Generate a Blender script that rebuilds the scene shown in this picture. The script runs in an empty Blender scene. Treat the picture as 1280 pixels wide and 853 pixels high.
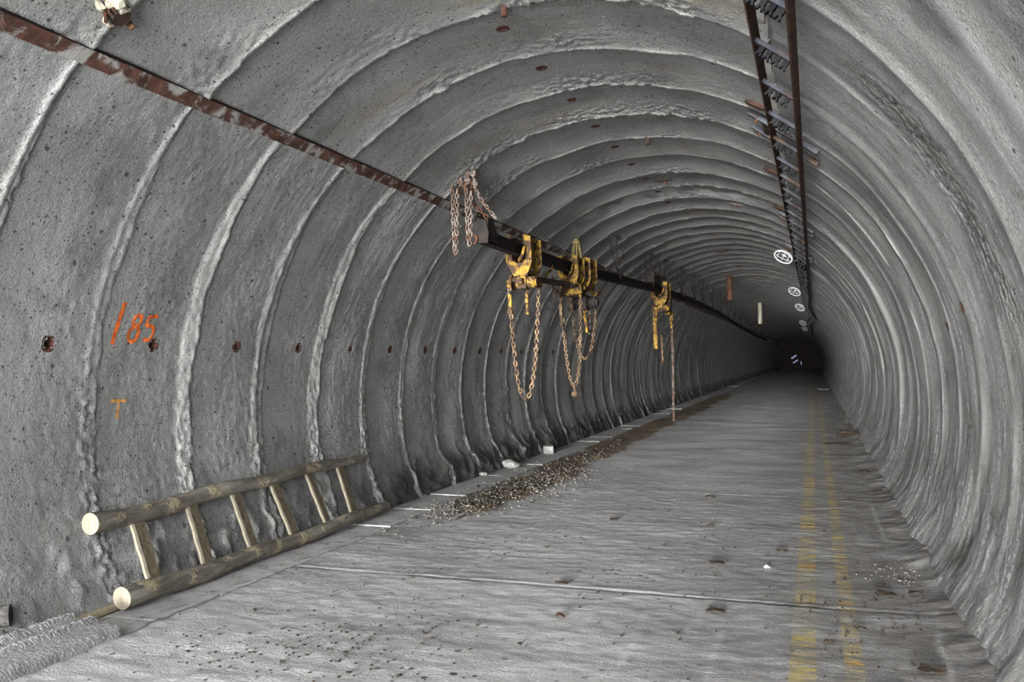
import bpy, bmesh, math, random
import numpy as np
from mathutils import Vector, Matrix

random.seed(7)
RNG = np.random.default_rng(11)
scene = bpy.context.scene
COL = scene.collection
PI = math.pi
CX, CZ, R = -1.83, 1.17, 2.9          # tunnel bore: centre line and radius
RING0, RINGD = 3.595, 0.9395          # first lining ring joint and ring length
S_END = 118.0

# ------------------------------------------------------------------ helpers
def link(o, parent=None):
    COL.objects.link(o)
    if parent is not None:
        o.parent = parent
    return o

def tag(o, label=None, cat=None, group=None, kind=None):
    if label: o['label'] = label
    if cat: o['category'] = cat
    if group: o['group'] = group
    if kind: o['kind'] = kind
    return o

def empty(name, loc=(0, 0, 0), label=None, cat=None, group=None):
    o = bpy.data.objects.new(name, None)
    o.empty_display_size = 0.1
    COL.objects.link(o)
    o.location = loc
    return tag(o, label, cat, group)

def copy_tree(o, parent=None):
    c = o.copy(); COL.objects.link(c)
    if parent is not None:
        c.parent = parent
    for ch in list(o.children):
        copy_tree(ch, c)
    return c

class MB:
    """collects shapes and links them as one mesh object"""
    def __init__(self):
        self.v = []; self.f = []; self.smooth = []
    def add(self, vs, fs, smooth=False):
        n = len(self.v)
        self.v += [tuple(p) for p in vs]
        self.f += [tuple(i + n for i in f) for f in fs]
        self.smooth += [smooth] * len(fs)
        return self
    def box(self, c, h, rot=None, bev=0.0):
        c = Vector(c); M = rot.to_3x3() if rot is not None else Matrix.Identity(3)
        if bev <= 0:
            vs = [c + M @ Vector((x * h[0], y * h[1], z * h[2])) for x in (-1, 1) for y in (-1, 1) for z in (-1, 1)]
            self.add(vs, [(0, 1, 3, 2), (4, 6, 7, 5), (0, 4, 5, 1), (2, 3, 7, 6), (0, 2, 6, 4), (1, 5, 7, 3)])
        else:
            bm = bmesh.new(); bmesh.ops.create_cube(bm, size=2)
            for v in bm.verts: v.co = Vector((v.co.x * h[0], v.co.y * h[1], v.co.z * h[2]))
            bmesh.ops.bevel(bm, geom=bm.edges[:], offset=bev, segments=2, affect='EDGES', profile=0.6)
            bm.verts.index_update()
            self.add([c + M @ v.co for v in bm.verts], [[v.index for v in f.verts] for f in bm.faces])
            bm.free()
        return self
    def tube(self, path, rad, seg=8, cap=True, closed=False, smooth=True, jitter=None):
        path = [Vector(p) for p in path]; n = len(path)
        rads = rad if isinstance(rad, (list, tuple)) else [rad] * n
        t0 = (path[1] - path[0]).normalized()
        up = Vector((0, 0, 1)) if abs(t0.z) < 0.9 else Vector((1, 0, 0))
        nrm = (up - up.dot(t0) * t0).normalized()
        vs = []
        for i, p in enumerate(path):
            if closed:
                t = (path[(i + 1) % n] - path[i - 1]).normalized()
            else:
                t = (path[min(i + 1, n - 1)] - path[max(i - 1, 0)]).normalized()
            nrm = (nrm - nrm.dot(t) * t).normalized()
            b = t.cross(nrm)
            for k in range(seg):
                a = 2 * PI * k / seg
                r = rads[i] * (jitter(i, k) if jitter else 1.0)
                vs.append(p + (nrm * math.cos(a) + b * math.sin(a)) * r)
        fs = []
        m = n if closed else n - 1
        for i in range(m):
            j = (i + 1) % n
            for k in range(seg):
                l = (k + 1) % seg
                fs.append((i * seg + k, i * seg + l, j * seg + l, j * seg + k))
        self.add(vs, fs, smooth)
        if cap and not closed:
            self.add(vs[:seg], [tuple(reversed(range(seg)))])
            self.add(vs[-seg:], [tuple(range(seg))])
        return self
    def rod(self, a, b, r, seg=8, smooth=True):
        return self.tube([a, b], r, seg, smooth=smooth)
    def prism(self, poly, o, ax, ay, az, th):
        """polygon in the ax/ay plane, thickness th along az, centred"""
        o, ax, ay, az = Vector(o), Vector(ax), Vector(ay), Vector(az)
        n = len(poly)
        a = [o + ax * x + ay * y - az * (th / 2) for x, y in poly]
        b = [o + ax * x + ay * y + az * (th / 2) for x, y in poly]
        fs = [tuple(reversed(range(n))), tuple(range(n, 2 * n))]
        fs += [(i, (i + 1) % n, (i + 1) % n + n, i + n) for i in range(n)]
        return self.add(a + b, fs)
    def ico(self, c, r, sub=1, squash=(1, 1, 1), noise=0.25, rng=random):
        bm = bmesh.new(); bmesh.ops.create_icosphere(bm, subdivisions=sub, radius=1.0)
        bm.verts.index_update()
        a = rng.random() * 6.28; ca, sa = math.cos(a), math.sin(a)
        vs = []
        for v in bm.verts:
            k = r * (1 + noise * (rng.random() * 2 - 1))
            x, y, z = v.co.x * k * squash[0], v.co.y * k * squash[1], v.co.z * k * squash[2]
            vs.append((c[0] + ca * x - sa * y, c[1] + sa * x + ca * y, c[2] + z))
        self.add(vs, [[v.index for v in f.verts] for f in bm.faces])
        bm.free(); return self
    def mesh(self, name, mat):
        me = bpy.data.meshes.new(name)
        me.from_pydata(self.v, [], self.f)
        me.polygons.foreach_set('use_smooth', self.smooth)
        if mat: me.materials.append(mat)
        me.update()
        return me
    def build(self, name, mat, parent=None, origin=None):
        me = self.mesh(name, mat)
        o = bpy.data.objects.new(name, me)
        if origin is not None:
            me.transform(Matrix.Translation(-Vector(origin)))
            o.location = origin
        # normals outward
        bm = bmesh.new(); bm.from_mesh(me); bmesh.ops.recalc_face_normals(bm, faces=bm.faces[:]); bm.to_mesh(me); bm.free()
        return link(o, parent)

# ------------------------------------------------------------------ noise (numpy, 2D gradient noise)
def _hash(ix, iy, seed):
    h = (ix.astype(np.int64) * 374761393 + iy.astype(np.int64) * 668265263 + seed * 1442695041) & 0xFFFFFFFF
    h = ((h ^ (h >> 13)) * 1274126177) & 0xFFFFFFFF
    h = (h ^ (h >> 16)) & 0xFFFFFFFF
    return h.astype(np.float64) / 4294967295.0
def pn(x, y, seed=0):
    x0 = np.floor(x); y0 = np.floor(y); fx = x - x0; fy = y - y0
    u = fx * fx * fx * (fx * (fx * 6 - 15) + 10); v = fy * fy * fy * (fy * (fy * 6 - 15) + 10)
    def g(dx, dy):
        a = _hash(x0 + dx, y0 + dy, seed) * 2 * PI
        return np.cos(a) * (fx - dx) + np.sin(a) * (fy - dy)
    n0 = g(0, 0) * (1 - u) + g(1, 0) * u
    n1 = g(0, 1) * (1 - u) + g(1, 1) * u
    return (n0 * (1 - v) + n1 * v) * 1.5
def fbm(x, y, octv=3, seed=0, gain=0.5):
    t = 0; a = 1.0; k = 1.0
    for i in range(octv):
        t = t + a * pn(x * k, y * k, seed + i * 17); a *= gain; k *= 2.03
    return t
def sst(a, b, x):
    t = np.clip((x - a) / (b - a), 0, 1); return t * t * (3 - 2 * t)
def rnd(k, seed):
    return _hash(np.asarray(k, float), np.zeros_like(np.asarray(k, float)), seed)

# ------------------------------------------------------------------ node helpers
class NT:
    def __init__(self, name):
        m = bpy.data.materials.new(name); m.use_nodes = True
        self.m = m; self.t = m.node_tree
        self.b = self.t.nodes['Principled BSDF']
    def n(self, typ, **kw):
        nd = self.t.nodes.new(typ)
        for k, v in kw.items(): setattr(nd, k, v)
        return nd
    def l(self, a, b): self.t.links.new(a, b)
    def setv(self, sock, v):
        if isinstance(v, (int, float, tuple, list)):
            sock.default_value = v
        else: self.l(v, sock)
    def uv(self, scale=(1, 1, 1), src='UV'):
        tc = self.n('ShaderNodeTexCoord'); mp = self.n('ShaderNodeMapping')
        mp.inputs['Scale'].default_value = scale
        self.l(tc.outputs[src], mp.inputs['Vector']); return mp.outputs[0]
    def noise(self, vec, scale, detail=4, rough=0.55, dist=0.0):
        nd = self.n('ShaderNodeTexNoise'); self.l(vec, nd.inputs['Vector'])
        nd.inputs['Scale'].default_value = scale; nd.inputs['Detail'].default_value = detail
        nd.inputs['Roughness'].default_value = rough; nd.inputs['Distortion'].default_value = dist
        return nd.outputs['Fac']
    def voro(self, vec, scale, out='Distance', rand=1.0):
        nd = self.n('ShaderNodeTexVoronoi'); self.l(vec, nd.inputs['Vector'])
        nd.inputs['Scale'].default_value = scale; nd.inputs['Randomness'].default_value = rand
        return nd.outputs[out]
    def ramp(self, fac, pts):
        nd = self.n('ShaderNodeValToRGB'); self.l(fac, nd.inputs['Fac'])
        e = nd.color_ramp.elements
        while len(e) < len(pts): e.new(0.5)
        for el, (p, c) in zip(e, pts):
            el.position = p; el.color = c if len(c) == 4 else (*c, 1)
        return nd.outputs['Color']
    def rampf(self, fac, a, b, lo=0.0, hi=1.0):
        nd = self.n('ShaderNodeMapRange', interpolation_type='SMOOTHSTEP'); self.l(fac, nd.inputs['Value'])
        nd.inputs['From Min'].default_value = a; nd.inputs['From Max'].default_value = b
        nd.inputs['To Min'].default_value = lo; nd.inputs['To Max'].default_value = hi
        return nd.outputs[0]
    def mix(self, fac, a, b, mode='MIX'):
        nd = self.n('ShaderNodeMix', data_type='RGBA', blend_type=mode)
        self.setv(nd.inputs['Factor'], fac)
        for s, v in ((nd.inputs[6], a), (nd.inputs[7], b)):
            if isinstance(v, (tuple, list)): s.default_value = (*v[:3], 1)
            else: self.l(v, s)
        return nd.outputs[2]
    def math(self, op, a, b=0.0, c=None):
        nd = self.n('ShaderNodeMath', operation=op)
        self.setv(nd.inputs[0], a); self.setv(nd.inputs[1], b)
        if c is not None: self.setv(nd.inputs[2], c)
        return nd.outputs[0]
    def attr(self, name):
        nd = self.n('ShaderNodeAttribute'); nd.attribute_name = name; return nd.outputs['Fac']
    def bump(self, h, strength=0.5, dist=0.01, prev=None):
        nd = self.n('ShaderNodeBump'); self.l(h, nd.inputs['Height'])
        nd.inputs['Strength'].default_value = strength; nd.inputs['Distance'].default_value = dist
        if prev is not None: self.l(prev, nd.inputs['Normal'])
        return nd.outputs[0]
    def done(self, col, rough=0.85, nrm=None, metal=0.0, spec=0.3):
        self.setv(self.b.inputs['Base Color'], (*col, 1) if isinstance(col, tuple) and len(col) == 3 else col)
        self.setv(self.b.inputs['Roughness'], rough)
        self.setv(self.b.inputs['Metallic'], metal)
        self.b.inputs['Specular IOR Level'].default_value = spec
        if nrm is not None: self.l(nrm, self.b.inputs['Normal'])
        return self.m

def concrete(name, c_lo, c_hi, c_band, stain=(0.20, 0.17, 0.11), stain_amt=0.5, pit=1.0, eff=0.0, eff_lo=0.62, blot=0.45, bd=0.034):
    t = NT(name)
    uv = t.uv(); st = t.uv((2.2, 0.35, 1))
    base = t.rampf(t.noise(uv, 0.9, 7, 0.62), 0.3, 0.72)
    col = t.mix(base, c_lo, c_hi)
    # cloudy weathering along the ring and ochre seepage stains
    s1 = t.rampf(t.noise(st, 1.1, 6, 0.6, 0.4), 0.52, 0.75, 0, stain_amt)
    col = t.mix(s1, col, stain)
    s2 = t.rampf(t.noise(t.uv((1.5, 0.25, 1)), 1.7, 8, 0.65), 0.5, 0.72, 0, 0.35)
    col = t.mix(s2, col, (c_hi[0] * 1.25, c_hi[1] * 1.25, c_hi[2] * 1.28))
    s3 = t.rampf(t.noise(t.uv((1.0, 0.7, 1)), 2.3, 9, 0.72, 0.6), 0.50, 0.66, 0, blot)
    col = t.mix(s3, col, (c_lo[0] * .42, c_lo[1] * .41, c_lo[2] * .39))
    # fine aggregate speckle
    sp = t.noise(uv, 55, 3, 0.7)
    col = t.mix(t.rampf(sp, 0.3, 0.75, 0.0, 0.45), t.mix(0.32, col, (0.02, 0.02, 0.02)), t.mix(0.22, col, (0.9, 0.9, 0.9)))
    # mortar bands
    col = t.mix(t.attr('band'), col, c_band)
    col = t.mix(t.attr('dirt_shade'), col, (0.055, 0.05, 0.04))
    if eff > 0:
        e = t.rampf(t.noise(t.uv((5.0, 0.45, 1)), 2.0, 8, 0.72, 0.3), eff_lo, eff_lo + 0.12, 0, 1)
        e2 = t.rampf(t.noise(uv, 26, 3, 0.6), 0.42, 0.58)
        e = t.math('MULTIPLY', t.math('MULTIPLY', e, e2), t.attr('eff'))
        col = t.mix(t.math('MULTIPLY', e, eff), col, (0.84, 0.85, 0.88))
    # pits
    ad = t.n('ShaderNodeVectorMath', operation='MULTIPLY_ADD'); nz = t.n('ShaderNodeTexNoise'); t.l(uv, nz.inputs['Vector']); nz.inputs['Scale'].default_value = 40; nz.inputs['Detail'].default_value = 3
    t.l(nz.outputs['Color'], ad.inputs[0]); ad.inputs[1].default_value = (.035, .035, .035); t.l(uv, ad.inputs[2]); wuv = ad.outputs[0]
    vd = t.voro(wuv, 16, 'Distance'); vr = t.voro(wuv, 16, 'Color')
    sep = t.n('ShaderNodeSeparateColor'); t.l(vr, sep.inputs[0])
    lim = t.math('MULTIPLY', t.math('POWER', sep.outputs[0], 7.0), 0.27 * pit)
    pm = t.math('LESS_THAN', vd, lim)
    vd2 = t.voro(wuv, 42, 'Distance'); vr2 = t.voro(wuv, 42, 'Color')
    sep2 = t.n('ShaderNodeSeparateColor'); t.l(vr2, sep2.inputs[0])
    pm2 = t.math('LESS_THAN', vd2, t.math('MULTIPLY', t.math('POWER', sep2.outputs[1], 3.0), 0.36 * pit))
    pits = t.math('MAXIMUM', pm, pm2)
    col = t.mix(t.math('MULTIPLY', pits, 0.75), col, (0.03, 0.028, 0.025))
    h = t.math('SUBTRACT', t.math('ADD', t.math('MULTIPLY', t.noise(uv, 75, 4, 0.7), 0.9), t.math('MULTIPLY', t.noise(uv, 32, 4, 0.6), 1.0)), t.math('MULTIPLY', pits, 0.6))
    return t.done(col, 0.88, t.bump(h, 1.0, bd), spec=0.25)

def rust(name, a=(0.10, 0.04, 0.022), b=(0.28, 0.11, 0.045), scale=9, other=None, amt=0.5, rough=0.8, metal=0.0):
    t = NT(name); ob = t.uv((1, 1, 1), 'Object')
    col = t.mix(t.rampf(t.noise(ob, scale, 6, 0.65), 0.35, 0.68), a, b)
    if other is not None:
        k = t.rampf(t.noise(ob, scale * 0.7, 5, 0.6, 0.6), amt - 0.06, amt + 0.06)
        col = t.mix(k, col, other)
    return t.done(col, rough, t.bump(t.noise(ob, scale * 8, 4), 0.6, 0.004), metal=metal)

M = {}
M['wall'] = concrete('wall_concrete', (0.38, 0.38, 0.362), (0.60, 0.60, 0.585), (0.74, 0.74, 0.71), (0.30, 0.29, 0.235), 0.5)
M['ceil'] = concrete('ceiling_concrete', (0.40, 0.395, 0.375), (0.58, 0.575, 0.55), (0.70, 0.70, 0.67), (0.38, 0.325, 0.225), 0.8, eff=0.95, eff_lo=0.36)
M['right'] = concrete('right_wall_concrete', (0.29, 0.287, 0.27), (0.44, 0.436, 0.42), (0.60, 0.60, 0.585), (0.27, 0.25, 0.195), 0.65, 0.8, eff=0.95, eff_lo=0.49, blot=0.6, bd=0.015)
M['strip'] = rust('rusty_strip', (0.050, 0.024, 0.018), (0.12, 0.055, 0.04), 9, (0.33, 0.323, 0.30), 0.555)
M['strip_mortar'] = rust('mortared_strip', (0.07, 0.03, 0.02), (0.17, 0.07, 0.045), 12, (0.46, 0.45, 0.42), 0.40)
M['rust'] = rust('rust_steel', (0.04, 0.018, 0.012), (0.115, 0.05, 0.025))
M['rust_dark'] = rust('dark_rust_steel', (0.018, 0.013, 0.011), (0.065, 0.032, 0.02), 8)
M['rail'] = rust('tray_rail_rust', (0.02, 0.011, 0.009), (0.085, 0.038, 0.018), 11)
M['chain'] = rust('rusty_chain', (0.085, 0.052, 0.028), (0.215, 0.148, 0.09), 14, (0.045, 0.032, 0.024), 0.54)
M['iron'] = rust('blackened_iron', (0.008, 0.007, 0.007), (0.026, 0.018, 0.014), 8)
M['chain_grey'] = rust('dull_grey_chain', (0.08, 0.055, 0.044), (0.26, 0.215, 0.185), 14, (0.10, 0.043, 0.025), 0.56)
M['yellow'] = rust('worn_yellow_paint', (0.20, 0.115, 0.016), (0.36, 0.225, 0.035), 14, (0.05, 0.027, 0.016), 0.48)
M['rung'] = rust('bluish_zinc', (0.03, 0.032, 0.041), (0.075, 0.08, 0.102), 9, (0.065, 0.03, 0.017), 0.57, 0.55)
M['black'] = rust('black_plastic', (0.003, 0.003, 0.004), (0.007, 0.007, 0.009), 15, rough=0.5)
M['black'].node_tree.nodes['Principled BSDF'].inputs['Specular IOR Level'].default_value = 0.12
M['white'] = rust('white_enamel', (0.38, 0.385, 0.40), (0.50, 0.50, 0.51), 10, rough=0.4)
M['plaster'] = rust('lime_crust', (0.28, 0.26, 0.20), (0.48, 0.46, 0.38), 9, (0.22, 0.11, 0.06), 0.62)
M['rope'] = rust('faded_yellow_rope', (0.13, 0.105, 0.045), (0.26, 0.21, 0.08), 30)
M['paper'] = rust('pale_scrap', (0.40, 0.40, 0.40), (0.55, 0.55, 0.54), 20)
M['leaf'] = rust('dark_debris', (0.018, 0.014, 0.011), (0.04, 0.03, 0.02), 30)
M['stone'] = rust('grey_rubble', (0.24, 0.24, 0.225), (0.42, 0.42, 0.40), 20)
M['grit'] = rust('brown_grit', (0.08, 0.068, 0.052), (0.30, 0.285, 0.255), 40)

def mk_glass():
    t = NT('frosted_lamp_glass')
    t.b.inputs['Roughness'].default_value = 0.3
    return t.done((0.03, 0.03, 0.034), 0.3, spec=0.5)
M['glass'] = mk_glass()

def mk_bark():
    t = NT('peeling_bark'); ob = t.uv((6, 0.8, 6), 'Object'); o1 = t.uv((1, 1, 1), 'Object')
    a = t.rampf(t.noise(ob, 3.0, 7, 0.65, 0.5), 0.35, 0.7)
    col = t.mix(a, (0.11, 0.097, 0.078), (0.29, 0.265, 0.225))
    k = t.rampf(t.noise(o1, 4.5, 6, 0.7), 0.52, 0.62, 0, 0.85)
    col = t.mix(k, col, (0.45, 0.385, 0.25))
    d = t.rampf(t.noise(o1, 9, 5, 0.7), 0.60, 0.70, 0, 0.8)
    col = t.mix(d, col, (0.06, 0.048, 0.036))
    return t.done(col, 0.85, t.bump(t.math('ADD', t.noise(ob, 8, 6, 0.7), k), 0.8, 0.01))
M['bark'] = mk_bark()
def mk_wood(name, a, b):
    t = NT(name); ob = t.uv((18, 18, 2.5), 'Object')
    return t.done(t.mix(t.rampf(t.noise(ob, 2.0, 6, 0.6, 0.5), 0.3, 0.7), a, b), 0.8, t.bump(t.noise(ob, 5, 5), 0.4, 0.004))
M['sawn'] = mk_wood('pale_sawn_wood', (0.24, 0.21, 0.155), (0.33, 0.295, 0.225))
M['rungwood'] = mk_wood('weathered_rung_wood', (0.09, 0.075, 0.05), (0.185, 0.155, 0.105))
M['plank'] = mk_wood('old_plank', (0.28, 0.24, 0.16), (0.42, 0.36, 0.25))

def mk_paint(name, col, hi):
    t = NT(name); ob = t.uv((1, 1, 1), 'Object')
    c = t.mix(t.rampf(t.noise(ob, 35, 4, 0.7), 0.35, 0.7), col, hi)
    return t.done(c, 0.7)
M['orange'] = mk_paint('orange_paint', (0.62, 0.11, 0.02), (0.80, 0.20, 0.04))
M['orange_faded'] = mk_paint('faded_orange_paint', (0.55, 0.24, 0.05), (0.60, 0.33, 0.12))

def mk_slab(name='slab_concrete', a=(0.40, 0.40, 0.39), b=(0.58, 0.58, 0.57)):
    t = NT(name); ob = t.uv((1, 1, 1), 'Object')
    col = t.mix(t.rampf(t.noise(ob, 3.5, 7, 0.65), 0.3, 0.7), a, b)
    d = t.rampf(t.noise(ob, 9, 7, 0.72), 0.50, 0.68, 0, 0.65)
    col = t.mix(d, col, (0.13, 0.12, 0.10))
    return t.done(col, 0.9, t.bump(t.noise(ob, 40, 5, 0.7), 0.8, 0.008))
M['slab'] = mk_slab()
M['block'] = mk_slab('block_concrete', (0.18, 0.18, 0.175), (0.33, 0.33, 0.32))

def mk_floor():
    t = NT('floor_concrete')
    tc = t.n('ShaderNodeTexCoord'); P = tc.outputs['Object']
    sx = t.n('ShaderNodeSeparateXYZ'); t.l(P, sx.inputs[0]); X, Y = sx.outputs[0], sx.outputs[1]
    def mp(s):
        m = t.n('ShaderNodeMapping'); m.inputs['Scale'].default_value = s; t.l(P, m.inputs[0]); return m.outputs[0]
    base = t.mix(t.rampf(t.noise(mp((1, .6, 1)), 0.8, 8, 0.65), 0.3, 0.7), (0.50, 0.50, 0.495), (0.72, 0.72, 0.72))
    # transverse brushing and wheel streaks
    br = t.rampf(t.noise(mp((0.5, 3.2, 1)), 1.3, 7, 0.65, 0.3), 0.38, 0.68)
    col = t.mix(t.math('MULTIPLY', br, 0.5), base, (0.24, 0.235, 0.22))
    lt = t.rampf(t.noise(mp((0.7, 1.8, 1)), 2.6, 8, 0.7, 0.5), 0.53, 0.70, 0, 0.7)
    col = t.mix(lt, col, (0.76, 0.76, 0.77))
    sp = t.noise(P, 60, 3, 0.7)
    col = t.mix(t.rampf(sp, 0.3, 0.75, 0.0, 0.5), t.mix(0.3, col, (0.02, 0.02, 0.02)), t.mix(0.2, col, (0.85, 0.85, 0.85)))
    # black specks of dirt, clustered
    vd = t.voro(P, 17); vc = t.voro(P, 17, 'Color'); sc = t.n('ShaderNodeSeparateColor'); t.l(vc, sc.inputs[0])
    lim = t.math('MULTIPLY', t.math('POWER', sc.outputs[0], 5.0), 0.42)
    clus = t.rampf(t.noise(P, 0.9, 4), 0.42, 0.62)
    spk = t.math('MULTIPLY', t.math('LESS_THAN', vd, lim), clus)
    col = t.mix(t.math('MULTIPLY', spk, 0.85), col, (0.035, 0.028, 0.02))
    # rust brown patches
    rp = t.rampf(t.noise(P, 1.5, 6, 0.7), 0.63, 0.74, 0, 0.6)
    col = t.mix(rp, col, (0.20, 0.13, 0.085))
    # rusty strip of muck along the left kerb
    wob = t.math('MULTIPLY_ADD', t.noise(mp((0.3, 0.45, 1)), 1.4, 4), 0.9, -0.45)
    dx = t.math('ABSOLUTE', t.math('ADD', t.math('ADD', X, 3.55), wob))
    strip = t.math('MULTIPLY', t.rampf(dx, 0.12, 0.62, 1, 0), t.math('MULTIPLY', t.rampf(Y, 7.4, 9.2), t.rampf(Y, 33, 44, 1, 0)))
    stp = t.rampf(t.math('ADD', t.math('MULTIPLY', strip, 0.62), t.math('MULTIPLY', t.noise(P, 6, 7, 0.75), 0.8)), 0.58, 0.88, 0, 0.85)
    muck = t.mix(t.rampf(t.noise(P, 5, 6, 0.7), 0.44, 0.60), (0.095, 0.065, 0.04), t.mix(t.rampf(t.noise(mp((1.5, 1, 1)), 1.3, 5), 0.48, 0.6), (0.17, 0.11, 0.065), (0.42, 0.235, 0.045)))
    col = t.mix(t.math('MULTIPLY', stp, t.rampf(strip, 0.05, 0.3)), col, muck)
    # real grime plus light falloff, painted darker towards the right wall
    dirt_dim = t.math('MULTIPLY', t.rampf(X, -1.6, 0.7, 0.0, 1.0), t.rampf(t.noise(P, 2.2, 7, 0.7), 0.28, 0.62, 0.35, 0.95))
    col = t.mix(dirt_dim, col, (0.17, 0.16, 0.145))
    # two worn yellow lines
    for xc, hw, seed in ((-0.085, 0.062, 1.7), (0.165, 0.044, 6.1)):
        xo = t.math('ABSOLUTE', t.math('ADD', X, -xc))
        edge = t.math('ADD', xo, t.math('MULTIPLY_ADD', t.noise(P, 24, 3), 0.03, -0.015))
        band = t.rampf(edge, hw - 0.006, hw + 0.01, 1, 0)
        mm = t.n('ShaderNodeMapping'); mm.inputs['Location'].default_value = (seed, seed, 0); mm.inputs['Scale'].default_value = (0.4, 1, 1); t.l(P, mm.inputs[0])
        patch = t.rampf(t.noise(mm.outputs[0], 2.6, 7, 0.66), 0.43, 0.62)
        fine = t.rampf(t.noise(mp((2.2, 7, 1)), 3.4, 5, 0.7), 0.38, 0.58, 0.1, 1)
        ycol = t.mix(t.rampf(t.noise(mm.outputs[0], 3.1, 5, 0.6), 0.5, 0.68), (0.50, 0.39, 0.13), (0.58, 0.31, 0.04))
        fade = t.rampf(Y, 3.0, 60, 1.0, 0.55)
        k = t.math('MULTIPLY', band, t.math('MULTIPLY', t.math('MULTIPLY_ADD', patch, 0.78, 0.18), t.math('MULTIPLY', fine, fade)))
        col = t.mix(k, col, ycol)
    # joint dirt lines from the mesh
    col = t.mix(t.attr('dirt_shade'), col, (0.05, 0.045, 0.038))
    col = t.mix(t.attr('band'), col, (0.62, 0.62, 0.61))
    h = t.math('ADD', t.math('MULTIPLY', t.noise(P, 55, 5, 0.7), 0.9), t.math('MULTIPLY', t.noise(mp((1, 2.2, 1)), 11, 5, 0.6), 0.7))
    rough = t.rampf(t.noise(P, 1.3, 5), 0.35, 0.7, 0.55, 0.9)
    return t.done(col, rough, t.bump(h, 0.9, 0.016), spec=0.3)
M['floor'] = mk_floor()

# ------------------------------------------------------------------ lining shape: inward offset of the shell
def ring_uv(s):
    q = (s - RING0) / RINGD
    k = np.floor(q); return k, q - k
def joint_dist(s, v, seed, wob):
    q = (s - RING0) / RINGD
    k = np.round(q)
    w = wob * fbm(v * 0.9 + k * 7.3, k * 3.1, 2, seed)
    return (q - k) * RINGD + w, k

def d_left(s, th):
    v = th * R
    d, k = joint_dist(s, v, 3, 0.035)
    w = 0.040 + 0.050 * rnd(k, 21) + 0.016 * fbm(v * 2.5 + k * 5, k * 1.7, 2, 8)
    for kk_, ww_ in ((1, .055), (2, .078), (3, .098), (4, .088), (5, .070), (6, .06)):
        w = np.where(np.abs(k - kk_) < .5, ww_ + 0.016 * fbm(v * 2.5, k * 1.7, 2, 8), w)
    w = w * (0.55 + 0.45 * sst(2.34, 2.75, th))
    rag = fbm(s * 14, v * 12, 3, 31) * 0.022 + fbm(s * 45, v * 45, 1, 32) * 0.008
    low = sst(3.05, 3.35, th)             # ragged mortar low on the wall
    mort = 1 - sst(w - 0.006, w + 0.006, np.abs(d) + rag * (0.5 + low))
    hgt = (0.010 + 0.014 * rnd(k, 5)) * np.clip(0.35 + 0.65 * (d / np.maximum(w, .01) * .5 + .5), 0, 1)
    kk, u = ring_uv(s)
    step = 0.020 * (rnd(kk, 77) - 0.5) + (0.010 + 0.018 * rnd(kk, 78)) * (u - 0.5) + 0.010 * np.sin(u * PI)
    rough = 0.0022 * fbm(s * 9, v * 9, 2, 41) + 0.0042 * fbm(s * 24, v * 24, 2, 43) + 0.012 * fbm(s * 1.1, v * 0.9, 2, 44)
    near = 1 - sst(w, w + .06, np.abs(d))
    r2 = 0.011 * fbm(s * 22, v * 17, 3, 51) * (mort * .35 + near * 1.3 * sst(2.9, 3.15, th) * np.where(np.abs(k - 1) < .5, 1.3, .25 + .75 * low * (rnd(k, 9) > .3)))
    foot = 0.075 * sst(3.39, 3.50, th) * (0.6 + 0.8 * fbm(s * 1.3, v * 2, 3, 61)) * sst(7.0, 9.5, s) * (0.35 + 0.65 * sst(17, 13, s))
    lump = foot + 0.03 * sst(3.3, 3.5, th) * np.clip(fbm(s * 5, v * 5, 3, 62), 0, 1)
    eff_band = mort * (0.45 + 0.55 * rnd(k, 12))
    eff_band = np.where(np.abs(k - 1) < .5, mort * (0.25 + 0.5 * sst(2.95, 2.5, th)), eff_band)
    eff_band = np.clip(eff_band * (0.75 + 0.5 * fbm(s * 9, v * 6, 2, 71)), 0, 1)
    dirt_shade = 0.75 * sst(3.36, 3.5, th) * sst(6.5, 9, s) + 0.5 * (np.exp(-((d - w - 0.012) / 0.012) ** 2)) * 0.8
    return step + rough + mort * hgt + r2 + lump, eff_band, np.clip(dirt_shade, 0, 1) * (1 - mort), np.zeros_like(s)

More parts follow.
